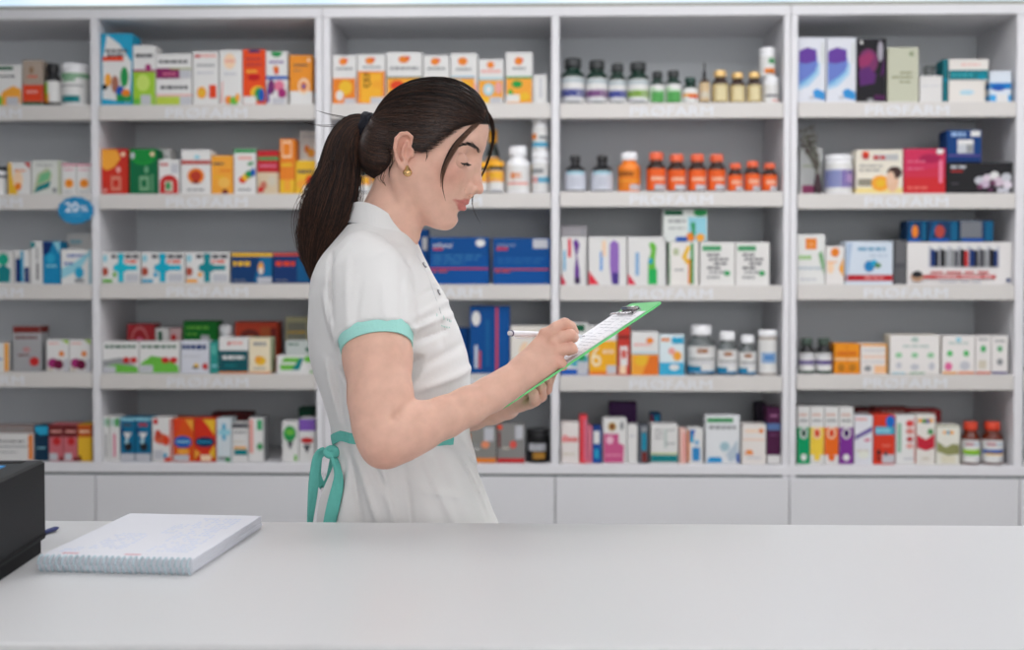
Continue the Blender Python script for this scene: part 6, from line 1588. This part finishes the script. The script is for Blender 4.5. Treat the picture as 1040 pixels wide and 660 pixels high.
def sp(l, n=24):
    a = np.array(l, float); t = np.linspace(0, len(a) - 1, n); o = np.zeros((n, a.shape[1]))
    for c in range(a.shape[1]): o[:, c] = np.interp(t, np.arange(len(a)), a[:, c])
    for _ in range(3): o[1:-1] = (o[:-2] + 2 * o[1:-1] + o[2:]) / 4
    return o
YK = YW - .012
b = MB()
k0 = on_cloth(337, 459, YK)
for q in range(3):
    pts = [k0 + Vector((.008 * math.cos(a + q), .006 * math.sin(a), .0045 * math.sin(a * 1.0 + q * 1.2))) for a in [i * PI / 8 for i in range(17)]]
    b.tube(pts, .0058, mintd, 8)
child(b.build('tie_knot', person))
a = sp([(336, 457.5, YK - .004, .012, .3), (329, 457.5, YK - .010, .014, .5), (322.5, 462, YK - .014, .015, .2), (320.5, 474, YK - .016, .016, .1), (318.5, 490, YK - .016, .017, .1), (317, 508, YK - .015, .0145, .0), (314.5, 531, YK - .014, .009, .0), (313, 552, YK - .014, .006, .0)])
ribbon([on_cloth(x, y, z) for x, y, z, w_, t in a], [r[3] for r in a], [r[4] for r in a], 'tie_end')
a = sp([(336, 459, YK - .012, .010, .3), (341, 469, 1.855, .011, .2), (344, 481, 1.835, .012, .2), (343.5, 492, 1.820, .018, .1), (339.5, 508, 1.806, .020, .05), (334.5, 531, 1.795, .0195, .0), (331, 552, 1.79, .018, .0)])
ribbon([on_cloth(x, y, z) for x, y, z, w_, t in a], [r[3] for r in a], [r[4] for r in a], 'tie_end')
a = sp([(324, 466, YK + .006, .010, -.3), (322, 482, YK + .004, .012, -.3), (328, 497, YK + .002, .012, -.2), (335, 486, YK, .012, .2), (338, 466, YK, .010, .3)])
ribbon([W(x, y, z + .004) for x, y, z, w_, t in a], [r[3] for r in a], [r[4] for r in a], 'tie_loop')

# trousers and shoes (behind the counter)
tr = mat((214, 214, 216), .85, bump=.2, scale=60, key='white_trousers')
b = MB()
xh = (W(420, 560, YW)).x
for s in (-1, 1):
    b.tube([Vector((xh, YW + s * .075, .98)), Vector((xh, YW + s * .085, .80)), Vector((xh + .01, YW + s * .085, .50)), Vector((xh - .005, YW + s * .085, .28)), Vector((xh - .01, YW + s * .085, .07))], [.095, .092, .068, .062, .058], tr, 24)
b.tube([Vector((xh, YW, .86)), Vector((xh, YW, .95)), Vector((xh, YW, 1.02))], [.13, .135, .12], tr, 28, flat=None)
child(b.build('trousers', person))
shm = mat((235, 235, 235), .5, key='white_shoe'); sol = mat((200, 200, 200), .6, key='shoe_sole')
for s in (-1, 1):
    b = MB(); x0 = xh - .07; y0 = YW + s * .085
    ringn = 12; secs = [(x0, .030, .07), (x0 + .04, .038, .085), (x0 + .09, .040, .08), (x0 + .15, .045, .058), (x0 + .20, .042, .045), (x0 + .235, .020, .03)]
    vs = []; fs = []
    for x, wd, h_ in secs:
        for j in range(ringn):
            a = PI * j / (ringn - 1)
            vs.append((x, y0 - wd * math.cos(a), .012 + h_ * math.sin(a) ** .8))
    for i in range(len(secs) - 1):
        for j in range(ringn - 1):
            fs.append((i * ringn + j, (i + 1) * ringn + j, (i + 1) * ringn + j + 1, i * ringn + j + 1))
        fs.append((i * ringn, i * ringn + ringn - 1, (i + 1) * ringn + ringn - 1, (i + 1) * ringn))
    fs += [tuple(range(ringn)), tuple((len(secs) - 1) * ringn + j for j in range(ringn))[::-1]]
    b.add(vs, fs, shm, True); b.box(x0, x0 + .24, y0 - .042, y0 + .042, 0, .014, sol, .004)
    child(b.build('shoe', person))
# ================================================================= clipboard and pen
B0 = W(509.5, 414.5, 1.725); B1 = W(672.5, 306.0, 1.768)
U_ = (B1 - B0); LB = U_.length; U_.normalize()
far = W(650, 303, 1.958)
w_ = far - B1; w_ = (w_ - U_ * w_.dot(U_)).normalized()
WB = .205
Nn = U_.cross(w_).normalized()
if Nn.z < 0: Nn = -Nn
green = mat((98, 205, 118), .35, key='green_plastic'); pap = mat((238, 238, 242), .7, key='paper'); ink = mat((176, 178, 188), .6, key='print'); chrome = mat((190, 188, 190), .18, metal=1, key='chrome')
root = thing('clipboard', tuple(B0 + U_ * LB / 2), 'green clipboard with a printed sheet held in the woman\'s hands', 'clipboard')
def BP(u, v, h): return B0 + U_ * u + w_ * v + Nn * h
def slab(mb, u0, u1, v0, v1, h0, h1, m_, rc=0.0, bend=0.0):
    out = []
    for (cu, cv, a0) in ((u1 - rc, v1 - rc, 0), (u0 + rc, v1 - rc, 90), (u0 + rc, v0 + rc, 180), (u1 - rc, v0 + rc, 270)):
        for k in range(6 if rc else 1):
            a = math.radians(a0 + 18 * k); out.append((cu + rc * math.cos(a), cv + rc * math.sin(a)))
    n = len(out)
    vs = [BP(u, v, h0) for u, v in out] + [BP(u, v, h1) for u, v in out]
    fs = [tuple(range(n))[::-1], tuple(range(n, 2 * n))] + [(i, (i + 1) % n, (i + 1) % n + n, i + n) for i in range(n)]
    mb.add(vs, fs, m_)
def fin(mb, name, parent=root):
    o = mb.build(name, parent); o.location = -root.location if parent is root else Vector((0, 0, 0)); return o
b = MB(); slab(b, 0, LB, 0, WB, -.0028, 0, green, .012); fin(b, 'board')
b = MB()
slab(b, .004, LB - .028, .006, WB - .006, .0004, .0014, pap)
rr = random.Random(2)
def line(u, v0, v1, th=.0012):
    slab(b, u, u + th, v0, v1, .0014, .0015, ink)
for q in range(26):
    u = .04 + q * .0082
    v = .016
    while v < WB - .02:
        L_ = rr.uniform(.01, .04); 
        if rr.random() < .75: line(u, v, min(v + L_, WB - .02), .0011)
        v += L_ + .006
for v in (.06, .11, .16):
    slab(b, .05, .24, v, v + .0006, .0014, .0015, ink)
fin(b, 'paper_sheet')
b = MB()
slab(b, LB - .040, LB - .022, WB / 2 - .055, WB / 2 + .055, .0016, .0036, chrome, .004)
for s in (-1, 1):
    c0 = WB / 2 + s * .034
    pts = [BP(LB - .034, c0 - .012, .004), BP(LB - .050, c0 - .011, .011), BP(LB - .052, c0, .012), BP(LB - .050, c0 + .011, .011), BP(LB - .034, c0 + .012, .004)]
    b.tube(pts, .0014, chrome, 8)
b.tube([BP(LB - .026, WB / 2 - .05, .006), BP(LB - .026, WB / 2 + .05, .006)], .0032, chrome, 10)
fin(b, 'clip')
# pen
t0 = W(516.5, 338.3, 1.752); t1 = W(594, 341.5, 1.862)
d = (t1 - t0); PL = d.length; d.normalize()
pw = mat((238, 238, 242), .3, key='pen_barrel')
pr = thing('pen', tuple(t0), 'white ballpoint pen held over the clipboard', 'pen')
def fp(mb, name):
    o = mb.build(name, pr); o.location = -pr.location; return o
b = MB(); b.tube([t0 + d * x for x in (.007, .008, .09, PL - .022, PL - .008)], [.0040, .0044, .0044, .0040, .0022], pw, 16); fp(b, 'barrel')
b = MB(); b.tube([t0 + d * x for x in (0, .0006, .006, .0062)], [.0024, .0034, .0034, .003], mat((215, 213, 216), .3, key='pen_button'), 14); fp(b, 'push_button')
b = MB(); b.tube([t0 + d * x for x in (.0056, .0058, .0072, .0074)], [.0038, .0046, .0046, .0038], mat((90, 84, 110), .3, key='pen_ring'), 14); fp(b, 'ring')
b = MB(); b.tube([t0 + d * x for x in (PL - .0085, PL - .003, PL)], [.0021, .001, .0004], chrome, 10); fp(b, 'tip')
b = MB(); u2 = Vector((0, 0, -1)); b.tube([t0 + d * .010 + u2 * .0042, t0 + d * .013 + u2 * .0066, t0 + d * .045 + u2 * .0058, t0 + d * .048 + u2 * .0047], .0009, pw, 6); fp(b, 'pen_clip')

# ================================================================= on the counter
# spiral bound calendar pad: near left corner, near right corner, far edge
zp = ZK + .0005; TH = .0165
n0 = WZ(35, 580, zp); n1 = WZ(196, 584, zp)
xd = (n1 - n0); NW = xd.length; xd.normalize(); yd = Vector((-xd.y, xd.x, 0))
yf = WZ(196, 528, zp + TH)
NL = .30
# the long sides run back to the right: measured far right corner
fr_ = WZ(267, 524, zp + TH); 
pv = (fr_ - n1); pv.z = 0; NL = pv.length; pvn = pv.normalized()
root2 = thing('spiral_pad', tuple((n0 + n1) / 2 + pv / 2), 'white spiral bound desk pad with faint blue print, near the left of the counter', 'notebook')
def NP(a, c, h): return n0 + xd * a + pvn * c + Vector((0, 0, h))
def nslab(mb, a0, a1, c0, c1, h0, h1, m_):
    q = [(a0, c0), (a1, c0), (a1, c1), (a0, c1)]
    vs = [NP(x, y, h0) for x, y in q] + [NP(x, y, h1) for x, y in q]
    mb.add(vs, [(3, 2, 1, 0), (4, 5, 6, 7), (0, 1, 5, 4), (1, 2, 6, 5), (2, 3, 7, 6), (3, 0, 4, 7)], m_)
def f2(mb, name):
    o = mb.build(name, root2); o.location = -root2.location; return o
b = MB(); pgm = mat((226, 228, 236), .7, key='pad_page')
rr = random.Random(8)
for q in range(14):
    e = rr.uniform(-.0008, .0012)
    nslab(b, .002 + rr.uniform(0, .0008), NW - .002 + e, .004, NL + e * 1.5, TH * q / 14 + .0002, TH * (q + 1) / 14 - .0001, pgm if q % 2 else mat((214, 216, 222), .7, key='pad_page'))
f2(b, 'pages')
b = MB(); bl = mat((202, 209, 228), .7, key='pad_print'); rd = mat((206, 160, 170), .7, key='pad_heading')
nslab(b, .003, NW - .003, .004, NL - .001, TH, TH + .0004, mat((218, 219, 226), .7, key='pad_top'))
def grid(a0, a1, c0, c1, n1_, n2_):
    for i in range(n1_):
        for j in range(n2_):
            if rr.random() < .72:
                x = a0 + (a1 - a0) * i / n1_; y = c0 + (c1 - c0) * j / n2_
                nslab(b, x, x + (a1 - a0) / n1_ * rr.uniform(.4, .85), y, y + (c1 - c0) / n2_ * .5, TH + .0004, TH + .0006, bl)
grid(NW * .22, NW * .46, .05, .14, 7, 9); grid(NW * .62, NW * .9, .04, .24, 9, 18); grid(NW * .08, NW * .2, .03, .06, 4, 3); grid(NW * .5, NW * .6, .14, .2, 4, 6)
for x in (.12, .52):
    nslab(b, NW * x, NW * x + .020, .020, .026, TH + .0004, TH + .0006, rd)
f2(b, 'printed_sheet')
b = MB(); wc = mat((178, 198, 206), .5, metal=.0, key='spiral_wire')
nr = 26
for q in range(nr):
    a = .006 + (NW - .012) * q / (nr - 1)
    pts = []
    for k in range(17):
        t = 2 * PI * k / 16
        pts.append(NP(a + .0022 * k / 16, .004 - .0072 * math.cos(t) * 1.0, TH * .5 + .0004 + (TH * .5 + .0012) * math.sin(t)) + Vector((0, 0, .0006)))
    b.tube(pts, .0011, wc, 6)
f2(b, 'wire_binding')
# black receipt printer at the left edge of the picture
bk = mat((9, 10, 13), .5, spec=.25, noise=.05, key='black_plastic_case'); bks = mat((6, 6, 8), .6, spec=.2, key='dark_recess'); bll = mat((40, 150, 220), .25, key='reflection_blue')
c1 = WZ(46, 556, ZK + .006); c0 = WZ(-120, 668, ZK + .006)      # base of its right side face: far corner, towards the camera
e = (c0 - c1); e.z = 0; PLn = .16; e.normalize(); s1 = Vector((-e.y, e.x, 0))
if s1.x > 0: s1 = -s1
topz = W(46, 467, c1.y).z
root3 = thing('receipt_printer', (c1.x, c1.y, ZK), 'black boxy receipt printer at the left end of the counter', 'printer')
def PB(mb, a0, a1, d0, d1, z0, z1, m_, ch=.002):
    q = [(a0, d0), (a1, d0), (a1, d1), (a0, d1)]
    def pt(a, d_, z): return c1 + e * a + s1 * d_ + Vector((0, 0, z - c1.z))
    ins = ch
    lo_ = [pt(x, y, z0) for x, y in q]; hi_ = [pt(x, y, z1 - ch) for x, y in q]
    q2 = [(a0 + ins, d0 + ins), (a1 - ins, d0 + ins), (a1 - ins, d1 - ins), (a0 + ins, d1 - ins)]
    tp = [pt(x, y, z1) for x, y in q2]
    mb.add(lo_ + hi_ + tp, [(0, 1, 2, 3), (0, 4, 5, 1), (1, 5, 6, 2), (2, 6, 7, 3), (3, 7, 4, 0), (4, 8, 9, 5), (5, 9, 10, 6), (6, 10, 11, 7), (7, 11, 8, 4), (8, 11, 10, 9)], m_)
def f3(mb, name):
    o = mb.build(name, root3); o.location = -root3.location; return o
b = MB(); PB(b, 0, PLn, 0, .15, ZK + .018, topz, bk, .003); f3(b, 'case')
b = MB(); PB(b, .004, PLn - .004, .004, .146, ZK + .0004, ZK + .018, bks, .001); PB(b, -.0012, PLn, -.0012, .15, ZK + .022, ZK + .025, bks, .0005); f3(b, 'foot')
b = MB(); PB(b, .05, PLn - .02, .03, .11, topz - .001, topz + .0012, bll, .0004); f3(b, 'blue_reflection')  # blue reflection on the case top, painted as a thin coloured plate
b = MB(); PB(b, .01, .026, .02, .13, topz - .001, topz + .0010, bks, .0004); f3(b, 'paper_slot')
# dark blue pen lying behind the printer
p0 = WZ(36, 543.5, ZK + .004); p1 = WZ(60, 535.5, ZK + .004)
b = MB(); dd = (p1 - p0).normalized(); pc2 = p1 - dd * .12
b.tube([pc2, pc2 + dd * .11, p1 - dd * .004, p1], [.0034, .0034, .002, .0006], mat((40, 50, 110), .3, key='blue_pen'), 12)
b.tube([pc2 - dd * .001, pc2 + dd * .006], [.0037, .0037], mat((200, 200, 205), .3), 12)
tag(b.build('ballpoint_pen', loc=tuple(pc2)), 'dark blue pen lying flat behind the black printer', 'pen')
# ================================================================= camera & render look
cd = bpy.data.cameras.new('camera'); co = bpy.data.objects.new('camera', cd); COL.objects.link(co)
M = Matrix((RT, UP, -FW)).transposed()
co.matrix_world = Matrix.Translation(CAMP) @ M.to_4x4()
cd.sensor_width = 36.0; cd.sensor_fit = 'HORIZONTAL'
cd.lens = FPX * 36.0 / 1040.0
cd.shift_y = -25.0 / 1040.0
cd.clip_start = .05
cd.dof.use_dof = True
cd.dof.focus_distance = 1.80
cd.dof.aperture_fstop = 3.5
SC.camera = co
w = bpy.data.worlds.new('world'); SC.world = w; w.use_nodes = True
w.node_tree.nodes['Background'].inputs[0].default_value = (.8, .85, .9, 1)
w.node_tree.nodes['Background'].inputs[1].default_value = .3
vs_ = SC.view_settings
vs_.view_transform = 'Standard'; vs_.look = 'None'; vs_.gamma = 1.0; vs_.use_curve_mapping = False
vs_.exposure = 0.0
SC.cycles.max_bounces = 7; SC.cycles.diffuse_bounces = 4
SC.cycles.caustics_reflective = False; SC.cycles.caustics_refractive = False
